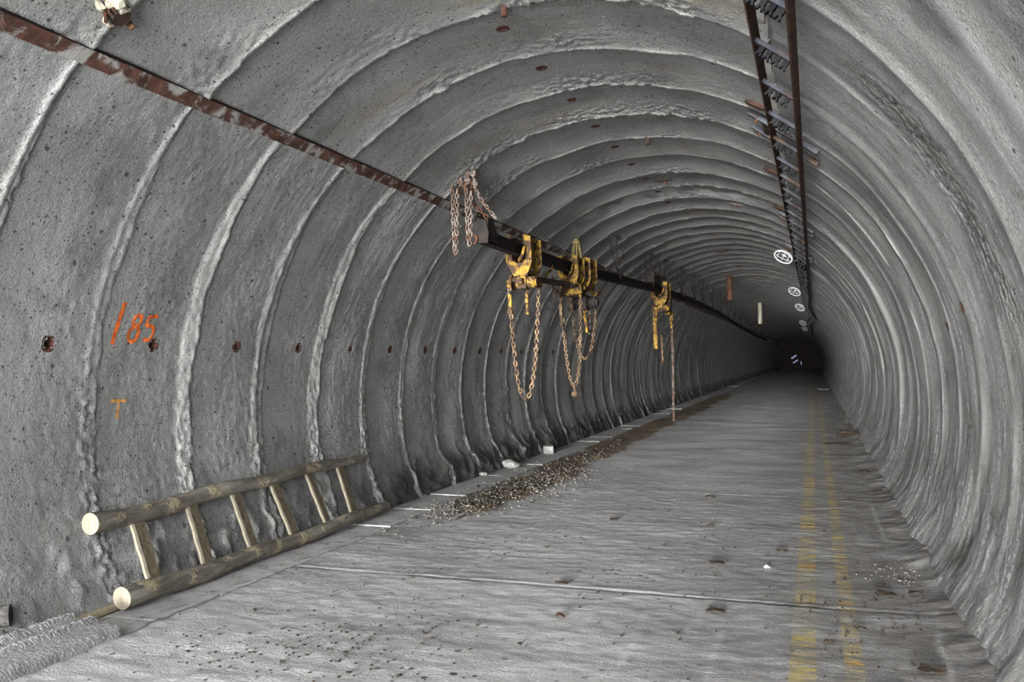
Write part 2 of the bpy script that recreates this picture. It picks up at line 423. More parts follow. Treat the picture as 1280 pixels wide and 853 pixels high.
def d_ceil(s, th):
    v = th * R
    d, k = joint_dist(s, v, 103, 0.03)
    kk = np.floor((s + (d - ((s - RING0) / RINGD - k) * RINGD) - RING0) / RINGD)
    q = (s + (d - ((s - RING0) / RINGD - np.round((s - RING0) / RINGD)) * RINGD) - RING0) / RINGD
    u = q - np.floor(q); kk = np.floor(q)
    A = 0.022 + 0.026 * rnd(kk + 1, 122)
    saw = A * u ** 2.2
    # narrow lip of squeezed-out grout on the joint
    lipw = 0.011 + 0.008 * rnd(k, 123) + 0.006 * fbm(v * 5, k * 3.3, 2, 124)
    lip = np.exp(-(np.minimum(d, 0) / (lipw * 2.2)) ** 2) * np.exp(-(np.maximum(d, 0) / (lipw * .6)) ** 2)
    amp = 0.012 * (0.5 + 0.8 * rnd(k, 125)) * (0.7 + 0.8 * np.clip(fbm(v * 3 + k, s * 3, 2, 126), -.6, 1))
    pop = sst(0.5, 0.95, u) * sst(-0.1, 0.35, fbm(s * 0.8, v * 0.8, 2, 130)) * 0.016 * fbm(s * 17, v * 17, 2, 131)
    rough = 0.0022 * fbm(s * 12, v * 12, 2, 141) + 0.0036 * fbm(s * 32, v * 32, 2, 143) + 0.012 * fbm(s * .9, v * .9, 2, 144)
    band = lip * (0.55 + 0.4 * rnd(k, 127))
    dirt_shade = 0.45 * np.exp(-((d - lipw * 1.3) / 0.012) ** 2)  # painted shade: dark line just behind each grout lip
    leak = np.exp(-((s - 12.6) / 0.30) ** 2) * sst(1.0, 1.3, th) * sst(2.25, 1.9, th) * sst(-.25, .25, fbm(s * 2, v * 2.2, 4, 150))
    band = np.clip(band + 0.9 * leak, 0, 1)
    gap = -0.05 * sst(2.2795, 2.284, th)      # shadow gap above the steel strip
    return saw + lip * amp + pop + rough + gap, band, np.clip(dirt_shade + sst(2.277, 2.282, th), 0, 1), np.clip(leak * 1.2, 0, 1)  # full strength at the gap paints the groove's shade into the colour

def d_right(s, th):
    v = th * R
    d, k = joint_dist(s, v, 203, 0.05)
    a = 0.004 + 0.015 * rnd(k, 222)
    wd = 0.05 + 0.09 * rnd(k, 223)
    ridge = a * np.exp(-(d / wd) ** 2)
    fin = 0.012 * (rnd(k, 224) > .45) * np.exp(-(d / 0.022) ** 2) * sst(-.2, .3, fbm(v * 1.5 + k * 3, k, 2, 225))
    fade = 1 - .75 * sst(0.05, -0.28, th); ridge = ridge * fade; fin = fin * fade
    kk, u = ring_uv(s)
    step = 0.018 * (rnd(kk, 277) - .5) * np.sin(u * PI) + 0.018 * fbm(s * 0.8, v * 0.6, 2, 244) + 0.005 * fbm(s * 3.2, v * 1.0, 2, 245)
    rough = 0.0012 * fbm(s * 12, v * 12, 3, 241) + 0.0010 * fbm(s * 30, v * 30, 2, 243)
    low = sst(-0.02, -0.3, th)
    rough = rough + 0.006 * low * fbm(s * 6, v * 6, 4, 250)
    # honeycombed patch
    hc = np.exp(-((s - 5.15 - 0.2 * fbm(v * 1.2, s, 2, 260)) / 0.22) ** 2) * sst(0.14, 0.3, th) * sst(0.86, 0.62, th)
    pitn = fbm(s * 22, v * 23, 2, 261)
    pits = hc * sst(0.10, 0.36, pitn)
    haunch = 0.05 * sst(-0.30, -0.43, th) * (0.95 + 0.12 * fbm(s * 1.4, v * 2, 3, 270))
    band = np.clip(0.55 * np.exp(-(d / (wd * .6)) ** 2) * sst(-.3, .4, fbm(v * 1.1 + k * 3, k, 2, 226)) + fin * 35, 0, 0.9)
    leak = np.exp(-((s - 11.9) / 0.13) ** 2) * sst(0.95, 0.7, th) * sst(-.3, -.0, th)
    ridge = ridge + 0.03 * leak
    band = np.clip(band + 0.5 * leak, 0, 1)
    eff = sst(0.75, 0.25, th) * (0.35 + 0.65 * np.clip(np.exp(-((s - 11.7) / .55) ** 2) + np.exp(-((s - 8.6) / .3) ** 2) + np.exp(-((s - 6.9) / .25) ** 2), 0, 1))
    dirt_shade = np.clip(0.8 * pits + (0.18 + .22 * sst(9, 6, s)) * sst(0.35, -0.35, th) * sst(-.5, .5, fbm(s * 1.7, v * 1.3, 4, 273)) + 0.45 * low * sst(0.0, 0.5, fbm(s * 2.1, v * 2.3, 4, 271)) + 0.45 * hc * sst(-0.5, 0.5, fbm(s * 5, v * 4, 3, 275)), 0, 1)  # real dirt; the stronger near part also paints in dimmer light there
    return ridge + fin + step + rough - 0.022 * pits + haunch, band * (1 - low * .6), dirt_shade, eff

def srange():
    parts = [(-3.2, 1.0, .30), (1.0, 2.4, .07), (2.4, 9.5, .0195), (9.5, 16, .028), (16, 30, .05), (30, 60, .104), (60, S_END, .235)]
    out = []
    for a, b, st in parts:
        out.append(np.linspace(a, b, max(2, int(round((b - a) / st))), endpoint=False))
    out.append(np.array([S_END])); return np.concatenate(out)
SG = srange()

def shell(name, th0, th1, nth, dfun, mat, holes=()):
    tg = np.linspace(th0, th1, nth)
    S, T = np.meshgrid(SG, tg, indexing='ij')
    dd, band, dirt_shade, eff = dfun(S.ravel(), T.ravel())
    s = S.ravel(); th = T.ravel(); r = R - dd
    co = np.stack([CX + r * np.cos(th), s, CZ + r * np.sin(th)], 1)
    ns = len(SG)
    idx = np.arange(ns * nth).reshape(ns, nth)
    a, b, c, d = idx[:-1, :-1].ravel(), idx[1:, :-1].ravel(), idx[1:, 1:].ravel(), idx[:-1, 1:].ravel()
    quads = np.stack([a, d, c, b], 1)          # faces look into the bore
    if len(holes):
        cs = (s[a] + s[c]) / 2; cth = (th[a] + th[c]) / 2
        keep = np.ones(len(quads), bool)
        for hs, ht, hr in holes:
            keep &= ~(((cs - hs) ** 2 + ((cth - ht) * R) ** 2) < hr * hr)
        quads = quads[keep]
    me = bpy.data.meshes.new(name)
    me.vertices.add(len(co)); me.vertices.foreach_set('co', co.ravel())
    nq = len(quads)
    me.loops.add(nq * 4); me.polygons.add(nq)
    me.loops.foreach_set('vertex_index', quads.ravel().astype(np.int32))
    me.polygons.foreach_set('loop_start', np.arange(0, nq * 4, 4, dtype=np.int32))
    me.polygons.foreach_set('use_smooth', np.ones(nq, bool))
    uvl = me.uv_layers.new(name='UVMap')
    uv = np.stack([s[quads.ravel()], th[quads.ravel()] * R], 1)
    uvl.data.foreach_set('uv', uv.ravel().astype(np.float32))
    for nm, arr in (('band', band), ('dirt_shade', dirt_shade), ('eff', eff)):
        at = me.attributes.new(nm, 'FLOAT', 'POINT'); at.data.foreach_set('value', arr.astype(np.float32))
    me.materials.append(mat); me.update(); me.validate()
    o = link(bpy.data.objects.new(name, me)); o['kind'] = 'structure'
    return o

def on_arch(s, th, off=0.0, dfun=None):
    r = R - off
    if dfun is not None: r -= float(dfun(np.array([s]), np.array([th]))[0][0])
    return Vector((CX + r * math.cos(th), s, CZ + r * math.sin(th)))
def frame(th):
    """tangent (towards falling theta), along, inward normal"""
    return Vector((math.sin(th), 0, -math.cos(th))), Vector((0, 1, 0)), Vector((-math.cos(th), 0, -math.sin(th)))

RAD = math.radians
wall_holes = [(4.175, RAD(168.4), .045), (5.095, RAD(168.4), .042)] + [(6.055 + RINGD * i, RAD(168.4), .038) for i in range(14)]
ceil_holes = [(5.827 + RINGD * i, RAD(95.5), .038) for i in range(9)]
right_holes = [(6.43, RAD(15), .032), (7.45, RAD(13), .03)]
TH_L = RAD(131.75); TH_LL = RAD(130.2); TH_R = RAD(56)
wall_left = shell('wall_left', RAD(132.9), RAD(209.5), 165, d_left, M['wall'], wall_holes)
ceiling = shell('ceiling', TH_R, RAD(130.98), 190, d_ceil, M['ceil'], ceil_holes)
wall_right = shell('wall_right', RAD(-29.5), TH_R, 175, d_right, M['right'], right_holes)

# drilled holes: a cup behind the shell with a broken rim
def cup(hs, ht, hr, dfun, parent, mat, rim):
    t, y, n = frame(ht); c = on_arch(hs, ht, 0, dfun)
    mb = MB(); seg = 14
    prof = [(hr * 1.38, .001), (hr * 1.22, rim), (hr * 0.92, rim * .6), (hr * .82, -.03), (hr * .74, -.12), (0.001, -.125)]
    vs = []
    for rr, h in prof:
        for k in range(seg):
            a = 2 * PI * k / seg; j = 1 + (0.10 * random.uniform(-1, 1) if rr > hr else 0)
            vs.append(c + (t * math.cos(a) + y * math.sin(a)) * rr * j + n * h)
    fs = [(i * seg + k, i * seg + (k + 1) % seg, (i + 1) * seg + (k + 1) % seg, (i + 1) * seg + k) for i in range(len(prof) - 1) for k in range(seg)]
    mb.add(vs, fs, True)
    o = mb.build('drill_hole', mat, parent); o['kind'] = 'structure'
    return o
M['hole'] = rust('hole_rust', (0.03, 0.018, 0.014), (0.13, 0.05, 0.035), 22)
M['hole_l'] = rust('hole_grey', (0.05, 0.047, 0.043), (0.14, 0.135, 0.125), 30)
for i, h in enumerate(wall_holes): cup(*h, d_left, wall_left, M['hole'], .004)
for h in ceil_holes: cup(*h, d_ceil, ceiling, M['hole'], .005)
for h in right_holes: cup(*h, d_right, wall_right, M['hole'], .003)

# steel waler strip cast into the lining along the left lip and under the tray
def strip2(name, tha, thb, lift, seed, mat):
    pts = [(tha + .0012, -.07), (tha, lift), (thb, lift), (thb, -.07)]
    s = np.concatenate([np.arange(-3.2, 2, .4), np.arange(2, 16, .06), np.arange(16, 60, .25), np.arange(60, S_END, 1.0)])
    vs = []
    for si in s:
        for j, (th, of) in enumerate(pts):
            k = 0.004 * float(pn(np.array([si * 9.0]), np.array([j * 1.7]), seed)[0])
            vs.append(on_arch(si, th, of + (k if of > 0 else 0)))
    m = len(pts)
    fs = [(i * m + j, i * m + j + 1, (i + 1) * m + j + 1, (i + 1) * m + j) for i in range(len(s) - 1) for j in range(1, m - 1)]
    mb = MB(); mb.add(vs, fs)
    o = mb.build(name, mat); o['kind'] = 'structure'
    mb = MB(); mb.add(vs, [(i * m, i * m + 1, (i + 1) * m + 1, (i + 1) * m) for i in range(len(s) - 1)])
    e = mb.build('upper_edge', M['rust_dark'], o); e['kind'] = 'structure'; return o  # edge coloured darker to paint the shade inside the groove
strip2('trim_1', RAD(131.0), RAD(133.0), 0.008, 5, M['strip'])
strip2('trim_2', RAD(56.3), RAD(57.7), 0.012, 6, M['strip_mortar'])

# ------------------------------------------------------------------ painted marks on the left wall
def wall_stroke(mb, pts, w, seed):
    """ribbon painted on the wall along (s, theta) points"""
    dense = []
    for (a, b) in zip(pts[:-1], pts[1:]):
        n = max(2, int(math.hypot(b[0] - a[0], (b[1] - a[1]) * R) / 0.008))
        for i in range(n): dense.append((a[0] + (b[0] - a[0]) * i / n, a[1] + (b[1] - a[1]) * i / n))
    dense.append(pts[-1])
    P = np.array(dense); Q = np.stack([P[:, 0], P[:, 1] * R], 1)
    T = np.gradient(Q, axis=0); T /= np.linalg.norm(T, axis=1)[:, None] + 1e-9
    N = np.stack([-T[:, 1], T[:, 0]], 1)
    rows = 5; vs = []
    for i in range(len(Q)):
        ww = w * (1 + 0.25 * float(pn(np.array([i * .21]), np.array([seed * 1.3]), seed)[0]))
        for j in range(rows):
            k = (j / (rows - 1) - .5) * ww
            vs.append((Q[i, 0] + N[i, 0] * k, (Q[i, 1] + N[i, 1] * k) / R))
    A = np.array(vs); dd = d_left(A[:, 0], A[:, 1])[0]
    co = [Vector((CX + (R - d - 0.005) * math.cos(th), s, CZ + (R - d - 0.005) * math.sin(th))) for (s, th), d in zip(vs, dd)]
    fs = [(i * rows + j, i * rows + j + 1, (i + 1) * rows + j + 1, (i + 1) * rows + j) for i in range(len(Q) - 1) for j in range(rows - 1)]
    mb.add(co, fs, True)
def ell(cs, ct, rs, rt, a0, a1, n=18, skew=0.0):
    out = []
    for i in range(n + 1):
        a = RAD(a0 + (a1 - a0) * i / n)
        dv = math.sin(a) * rt
        out.append((cs + math.cos(a) * rs + skew * dv, ct - dv / R))
    return out
mb = MB()
wall_stroke(mb, [(4.745, RAD(162.3)), (4.70, RAD(168.4))], .036, 1)
# the figure 8
top = ell(4.893, RAD(164.8), .034, .042, -80, 280, 22, .12)
bot = ell(4.880, RAD(166.8), .044, .056, 90, 450, 24, .12)
wall_stroke(mb, top, .028, 2); wall_stroke(mb, bot, .028, 3)
# the figure 5
wall_stroke(mb, [(5.085, RAD(164.0)), (5.000, RAD(164.15)), (4.988, RAD(165.6))], .028, 4)
wall_stroke(mb, [(4.988, RAD(165.6))] + ell(5.018, RAD(166.55), .050, .055, 100, -130, 18, .1), .028, 5)
o = mb.build('painted_number', M['orange'], wall_left); o['label'] = 'orange hand-painted number 85 with a slash'; o['kind'] = 'structure'
mb = MB()
wall_stroke(mb, [(4.75, RAD(176.4)), (4.89, RAD(176.5))], .022, 6)
wall_stroke(mb, [(4.82, RAD(176.5)), (4.812, RAD(179.0))], .020, 7)
o = mb.build('painted_letter', M['orange_faded'], wall_left); o['label'] = 'faded orange painted letter T'; o['kind'] = 'structure'

# ------------------------------------------------------------------ floor
def build_floor():
    xs = np.unique(np.round(np.concatenate([np.arange(-3.93, .6, .032), np.arange(.6, 1.06, .02)]), 4))
    parts = [(-7.5, 2.6, .25), (2.6, 12, .024), (12, 20, .05), (20, 40, .1), (40, S_END, .3)]
    ys = np.concatenate([np.arange(a, b, st) for a, b, st in parts] + [np.array([S_END])])
    X, Y = np.meshgrid(xs, ys, indexing='ij'); x, y = X.ravel(), Y.ravel()
    z = 0.006 * fbm(x * .9, y * .9, 2, 300) + 0.0028 * fbm(x * 7, y * 9, 3, 301) + 0.0016 * fbm(x * 25, y * 25, 2, 302)
    # construction joints across the carriageway
    q = (y - 5.80 + 0.02 * fbm(x * .8, y * 0 + 4, 2, 310)) / 4.40; k = np.round(q); d = (q - k) * 4.40
    lipn = np.exp(-(d / 0.035) ** 2) * (0.5 + 0.5 * fbm(x * 3, k, 2, 311))
    z = z + 0.007 * lipn - 0.008 * np.exp(-((d + 0.03) / 0.012) ** 2)
    band = 0.7 * np.exp(-((d - 0.005) / 0.022) ** 2) * sst(-.2, .35, fbm(x * 1.3, k * 2, 3, 312)) * (1 - .75 * sst(-.7, -.1, x))
    dirt_shade = 0.8 * np.exp(-((d + 0.03) / 0.012) ** 2) + .6 * np.exp(-(d / .05) ** 2) * sst(-.6, 0, x) * sst(-.2, .4, fbm(x * 4, y * 4, 3, 313))
    # a longitudinal seam
    dx = x + 2.55 + .02 * fbm(x * 0, y * 1.2, 2, 320)
    seam = np.exp(-(dx / 0.02) ** 2) * sst(5.6, 5.9, y) * sst(10.2, 9.8, y)
    z = z + 0.005 * seam; band = np.clip(band + .45 * seam, 0, 1)
    # trowel ridges near the camera
    for i, (px, a, b) in enumerate([(-1.0, 4.2, 5.6), (-.55, 3.8, 5.4), (-1.35, 4.4, 5.5), (-.72, 4.9, 5.7), (.55, 7.8, 10), (.62, 4.5, 5.6)]):
        r = np.exp(-((x - px + .04 * fbm(x * 0 + i, y * 1.4, 2, 330 + i)) / .016) ** 2) * sst(a, a + .3, y) * sst(b, b - .3, y)
        z = z + .005 * r; band = np.clip(band + .35 * r, 0, 1)
    # silt fillet against the right wall
    f = sst(.45, .98, x + .10 * fbm(x * 1.5, y * 1.3, 3, 340)); z = z + 0.07 * f * f + .012 * f * fbm(x * 6, y * 5, 3, 341)
    dirt_shade = np.clip(dirt_shade + 0.55 * f * sst(-.3, .4, fbm(x * 3, y * 2, 3, 342)), 0, 1)
    # broken left edge
    e = np.exp(-((x + 3.93) / .03) ** 2); z = z - .02 * e * (0.5 + fbm(x * 0, y * 5, 3, 350)); dirt_shade = np.clip(dirt_shade + .5 * e, 0, 1)
    ny = len(ys); nx = len(xs)
    idx = np.arange(nx * ny).reshape(nx, ny)
    quads = np.stack([idx[:-1, :-1].ravel(), idx[1:, :-1].ravel(), idx[1:, 1:].ravel(), idx[:-1, 1:].ravel()], 1)
    co = np.stack([x, y, z], 1)
    # skirt down the left edge, then the bed the kerb slabs lie on
    e1 = np.stack([np.full(ny, -3.935), ys, np.full(ny, -.10)], 1); e2 = np.stack([np.full(ny, -4.75), ys, np.full(ny, -.10)], 1)
    n0 = len(co); co = np.concatenate([co, e1, e2])
    i1 = n0 + np.arange(ny); i2 = n0 + ny + np.arange(ny); i0 = idx[0]
    q1 = np.stack([i1[:-1], i0[:-1], i0[1:], i1[1:]], 1); q2 = np.stack([i2[:-1], i1[:-1], i1[1:], i2[1:]], 1)
    quads = np.concatenate([quads, q1, q2])
    band = np.concatenate([band, np.zeros(2 * ny)]); dirt_shade = np.concatenate([dirt_shade, np.full(2 * ny, .6)])
    me = bpy.data.meshes.new('floor')
    me.vertices.add(len(co)); me.vertices.foreach_set('co', co.ravel())
    nq = len(quads); me.loops.add(nq * 4); me.polygons.add(nq)
    me.loops.foreach_set('vertex_index', quads.ravel().astype(np.int32))
    me.polygons.foreach_set('loop_start', np.arange(0, nq * 4, 4, dtype=np.int32))
    me.polygons.foreach_set('use_smooth', np.ones(nq, bool))
    for nm, arr in (('band', band), ('dirt_shade', dirt_shade)):
        at = me.attributes.new(nm, 'FLOAT', 'POINT'); at.data.foreach_set('value', arr.astype(np.float32))
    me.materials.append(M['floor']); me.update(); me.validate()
    o = link(bpy.data.objects.new('floor', me)); o['kind'] = 'structure'; return o
floor = build_floor()

# ------------------------------------------------------------------ kerb slabs along the foot of the left wall
def slab_mesh(L, seed):
    rr = random.Random(seed); mb = MB()
    mb.box((0, 0, 0), (.232, L / 2 - .008, .035), bev=.004)
    return mb
slab_labels = {}
slabs = []
y = 2.62; i = 0
lens = [.98, .72, .64, .70, .95, .88, .93, .98]
while y < 27:
    L = lens[i % len(lens)]
    o = slab_mesh(L, i).build('kerb_slab', M['slab'])
    w = {0: -.009, 1: -.010, 2: -.013, 3: -.016, 4: -.019, 5: -.022, 6: -.013, 7: -.010}.get(i, -.006 + .005 * random.random())
    o.location = (-4.188 + random.uniform(-.006, .006), y + L / 2, w - .035)
    o.rotation_euler = (random.uniform(-.004, .004), random.uniform(-.012, .012), random.uniform(-.006, .006))
    tag(o, None, 'slab', 'flat concrete kerb slabs at the left wall foot'); slabs.append(o)
    y += L; i += 1
names = {1: 'grey kerb slab showing beside the end of the ribbed concrete block',
         2: 'kerb slab right under the sawn near end of the log ladder',
         3: 'kerb slab under the second rung of the log ladder',
         4: 'kerb slab under the middle rungs of the log ladder',
         5: 'kerb slab under the fifth and sixth rungs of the log ladder',
         6: 'kerb slab under the thin far end of the log ladder',
         7: 'first bare kerb slab beyond the far end of the log ladder'}
for k, o in enumerate(slabs):
    o['label'] = names.get(k, 'flat grey kerb slab in the row past the first one beyond the ladder' if k > 7 else 'kerb slab carrying the ribbed concrete block at lower left')
# remote stretch as one strip
mb = MB()
yy = 27.0
while yy < 100:
    mb.box((-4.178, yy + .7, -.03), (.232, .69, .035)); yy += 1.4
o = mb.build('trim_3', M['slab']); o['kind'] = 'structure'

# ------------------------------------------------------------------ ribbed concrete block at lower left
mb = MB()
def ribbed():
    n = 170; L0, L1 = 2.55, 3.985
    prof = [(-.30, 0), (-.30, .085), (-.275, .115), (-.225, .118), (-.20, .092), (-.12, .088), (-.10, .112), (-.055, .115), (-.035, .085), (.10, .078), (.125, .06), (.132, 0)]
    fine = []
    for (x0, z0), (x1, z1) in zip(prof[:-1], prof[1:]):
        q = max(1, int(math.hypot(x1 - x0, z1 - z0) / .011))
        for e in range(q): fine.append((x0 + (x1 - x0) * e / q, z0 + (z1 - z0) * e / q))
    fine.append(prof[-1]); prof = fine
    vs = []; m = len(prof)
    for i in range(n + 1):
        yv = L0 + (L1 - L0) * i / n
        for j, (x, z) in enumerate(prof):
            k = 1.0 if 0 < z else 0
            nx = .0016 * random.uniform(-1, 1) * k
            nz = (.0042 if z > .098 else .001) * random.uniform(-1, 1) * k
            ye = yv + ((.006 * math.sin(j * 2.3) - .22 * max(0, -(x + .02)) * 0.25) if i == n else 0)
            vs.append((x, ye, z + nz if z > 0 else 0)) if False else vs.append((x + nx, ye, max(0, z + nz)))
    fs = [(i * m + j, i * m + j + 1, (i + 1) * m + j + 1, (i + 1) * m + j) for i in range(n) for j in range(m - 1)]
    fs.append(tuple(range(n * m, n * m + m))); fs.append(tuple(reversed(range(m))))
    fs += [(i * m, (i + 1) * m, (i + 1) * m + m - 1, i * m + m - 1) for i in range(n)]
    mb.add(vs, fs)
ribbed()
rb = mb.build('ribbed_block', M['block'], None, None)
rb.location = (-4.03, 0, -.012)
tag(rb, 'long grey concrete block with ragged ribs lying before the log ladder', 'concrete block')

# dark pipe end at the picture's left edge
p0 = Vector((-4.62, 3.66, .13))
pe = empty('pipe_stub', p0, 'grey pipe end poking from the wall behind the ribbed concrete block', 'pipe')
mb = MB()
prof = [(.062, 0), (.062, .15), (.066, .155), (.052, .16), (.05, .02)]
seg = 18; ax = Vector((.75, .62, .05)).normalized(); u1 = Vector((0, 0, 1)); u1 = (u1 - ax * u1.dot(ax)).normalized(); u2 = ax.cross(u1)
vs = [ax * h + (u1 * math.cos(2 * PI * k / seg) + u2 * math.sin(2 * PI * k / seg)) * r for r, h in prof for k in range(seg)]
fs = [(a * seg + k, a * seg + (k + 1) % seg, (a + 1) * seg + (k + 1) % seg, (a + 1) * seg + k) for a in range(len(prof) - 1) for k in range(seg)]
mb.add(vs, fs, True); mb.build('tube', M['hole_l'], pe)
mb = MB(); mb.add([ax * .025 + (u1 * math.cos(2 * PI * k / seg) + u2 * math.sin(2 * PI * k / seg)) * .052 for k in range(seg)], [tuple(range(seg))]); mb.build('plug', M['iron'], pe)

# ------------------------------------------------------------------ log ladder
lad = empty('log_ladder', (-4.3, 4.39, .08), 'rough log ladder lying on its side against the left tunnel wall', 'ladder')
LO = Vector(lad.location)
def pole(pts, r0, r1, seed, name):
    n = 60; path = []; rads = []
    for i in range(n + 1):
        t = i / n; a = pts[0]; b = pts[1]
        q = a.lerp(b, t)
        q += Vector((.012 * math.sin(t * 9 + seed), 0, .012 * math.sin(t * 6.3 + seed * 2) + (.010 * math.sin(t * 17 + seed))))
        path.append(q - LO)
        kn = sum(.14 * math.exp(-((t - kt) / .012) ** 2) for kt in ((.28 + .05 * seed) % 1, .52, .77))
        rads.append((r0 + (r1 - r0) * t) * (1 + kn * .5 + .05 * math.sin(t * 31 + seed)))
    rg = random.Random(seed); tab = [[1 + .06 * (rg.random() - .5) for k in range(20)] for i in range(n + 1)]
    mb = MB(); mb.tube(path, rads, 20, cap=False, jitter=lambda i, k: tab[i][k])
    p = mb.build(name, M['bark'], lad)
    for end in (0, n):
        d = (path[1] - path[0]).normalized() if end == 0 else (path[n - 1] - path[n]).normalized()
        u = Vector((0, 0, 1)); u = (u - d * u.dot(d)).normalized(); w = d.cross(u)
        c = path[end] + d * .003
        mbe = MB(); rr = rads[end] * .985
        ring = [c + (u * math.cos(2 * PI * k / 24) + w * math.sin(2 * PI * k / 24)) * rr for k in range(24)]
        ring2 = [c + d * .02 + (u * math.cos(2 * PI * k / 24) + w * math.sin(2 * PI * k / 24)) * rr * .97 for k in range(24)]
        ring = [q - d * .005 for q in ring]
        mbe.add(ring + ring2, [tuple(range(24)), tuple(reversed(range(24, 48)))] + [(k, (k + 1) % 24, 24 + (k + 1) % 24, 24 + k) for k in range(24)])
        e = mbe.build('sawn_end', M['sawn'], p); e['label'] = 'pale freshly sawn log end'
    return path
lowA, lowB = Vector((-4.29, 4.39, .066)), Vector((-4.335, 8.13, .058))
upA, upB = Vector((-4.565, 4.40, .553)), Vector((-4.585, 8.07, .588))
pole((lowA, lowB), .072, .050, 1, 'side_pole')
pole((upA, upB), .070, .042, 2, 'side_pole')
for (sb, su) in zip((4.72, 5.27, 5.83, 6.42, 6.97, 7.46), (4.80, 5.37, 5.90, 6.44, 7.00, 7.57)):
    tb = (sb - lowA.y) / (lowB.y - lowA.y); tu = (su - upA.y) / (upB.y - upA.y)
    a = lowA.lerp(lowB, tb); b = upA.lerp(upB, tu)
    ax = (b - a).normalized(); a2 = a + ax * .02; b2 = b - ax * .02
    yv = Vector((0, 1, 0)); yv = (yv - ax * yv.dot(ax)).normalized(); nz = ax.cross(yv)
    w = .058 * random.uniform(.9, 1.08); th = .011
    # half-round board: flat bark-brown face to the room
    poly = [(-w, -th * .9), (-w * .96, th), (w * .92, th * .92), (w, -th * .5), (w * .5, -th * 1.35), (-w * .4, -th * 1.5)]
    n = 10; vs = []
    for i in range(n + 1):
        c = a2.lerp(b2, i / n) - LO
        k = 1 + .05 * math.sin(i * 1.7 + sb * 5)
        vs += [c + yv * (px * k) - nz * pz for px, pz in poly]
    m = len(poly)
    fs = [(i * m + j, i * m + (j + 1) % m, (i + 1) * m + (j + 1) % m, (i + 1) * m + j) for i in range(n) for j in range(m)]
    fs += [tuple(range(m)), tuple(range(n * m, n * m + m))]
    mbr = MB(); mbr.add(vs, fs); rung = mbr.build('rung', M['rungwood'], lad)
    # pale split edge towards the tunnel mouth
    mbp = MB(); pl = [(-w - .003, -th * .9), (-w - .003, th * 1.0), (-w + .02, th + .003), (-w + .02, -th * .9)]
    vs = []
    for i in range(n + 1):
        c = a2.lerp(b2, i / n) - LO; k = 1 + .05 * math.sin(i * 1.7 + sb * 5)
        vs += [c + yv * (px * k) - nz * pz for px, pz in pl]
    fs = [(i * 4 + j, i * 4 + (j + 1) % 4, (i + 1) * 4 + (j + 1) % 4, (i + 1) * 4 + j) for i in range(n) for j in range(4)] + [(0, 1, 2, 3), tuple(range(n * 4, n * 4 + 4))]
    mbp.add(vs, fs); e = mbp.build('split_edge', M['sawn'], rung); e['label'] = 'pale split edge of the rung'

mb = MB(); mb.box((-4.37, 4.30, .012), (.035, .42, .014), Matrix.Rotation(.06, 3, 'Z'), bev=.004)
o = mb.build('wood_batten', M['plank'], None, (-4.37, 4.30, .012)); tag(o, 'thin tan wooden batten under the near end of the log ladder', 'batten')

# ------------------------------------------------------------------ chain maker
def link_mesh(pitch, wire):
    """one stadium link along local Y, flat in the YZ plane"""
    mb = MB(); L = pitch / 2 + wire * .55; W = pitch * .33; pts = []
    h = L - W
    for i in range(7): a = -PI / 2 + PI * i / 6; pts.append((0, h + W * math.cos(a), W * math.sin(a)))
    for i in range(7): a = PI / 2 + PI * i / 6; pts.append((0, -h + W * math.cos(a), W * math.sin(a)))
    mb.tube(pts, wire, 6, closed=True); return mb
def chain(mb, path, pitch=.085, wire=.011, twist=0.3, seg=None):
    path = [Vector(p) for p in path]
    d = [0]
    for a, b in zip(path[:-1], path[1:]): d.append(d[-1] + (b - a).length)
    n = max(2, int(d[-1] / pitch)); L = link_mesh(pitch, wire)
    def at(x):
        x = min(max(x, 0), d[-1])
        for i in range(len(d) - 1):
            if x <= d[i + 1] or i == len(d) - 2:
                t = (x - d[i]) / max(1e-9, d[i + 1] - d[i]); return path[i].lerp(path[i + 1], t)
    for i in range(n):
        c = at((i + .5) * pitch); a = at(i * pitch); b = at((i + 1) * pitch)
        t = (b - a).normalized()
        ref = Vector((1, .25, .1)); u = (ref - t * ref.dot(t)).normalized(); w = t.cross(u)
        ang = (PI / 2) * (i % 2) + twist + .15 * math.sin(i * 1.9)
        x = u * math.cos(ang) + w * math.sin(ang); z = x.cross(t)
        mb.add([c + x * v[0] + t * v[1] + z * v[2] for v in L.v], L.f, True)
def catenary(a, b, sag, n=26, sway=(0, 0)):
    """hanging loop from a to b, reaching sag below the mean"""
    a, b = Vector(a), Vector(b); out = []
    for i in range(n + 1):
        t = i / n; u = 2 * t - 1
        k = (math.cosh(3.2) - math.cosh(3.2 * u)) / (math.cosh(3.2) - 1)
        x = .5 + .5 * (u if abs(u) < 1 else u) * (1 - .12 * (1 - abs(u)))
        p = a.lerp(b, x); p.z = (a.z + (b.z - a.z) * t) - sag * k
        p.x += sway[0] * k; p.y += sway[1] * k
        out.append(p)
    return out
def resample(path): return path

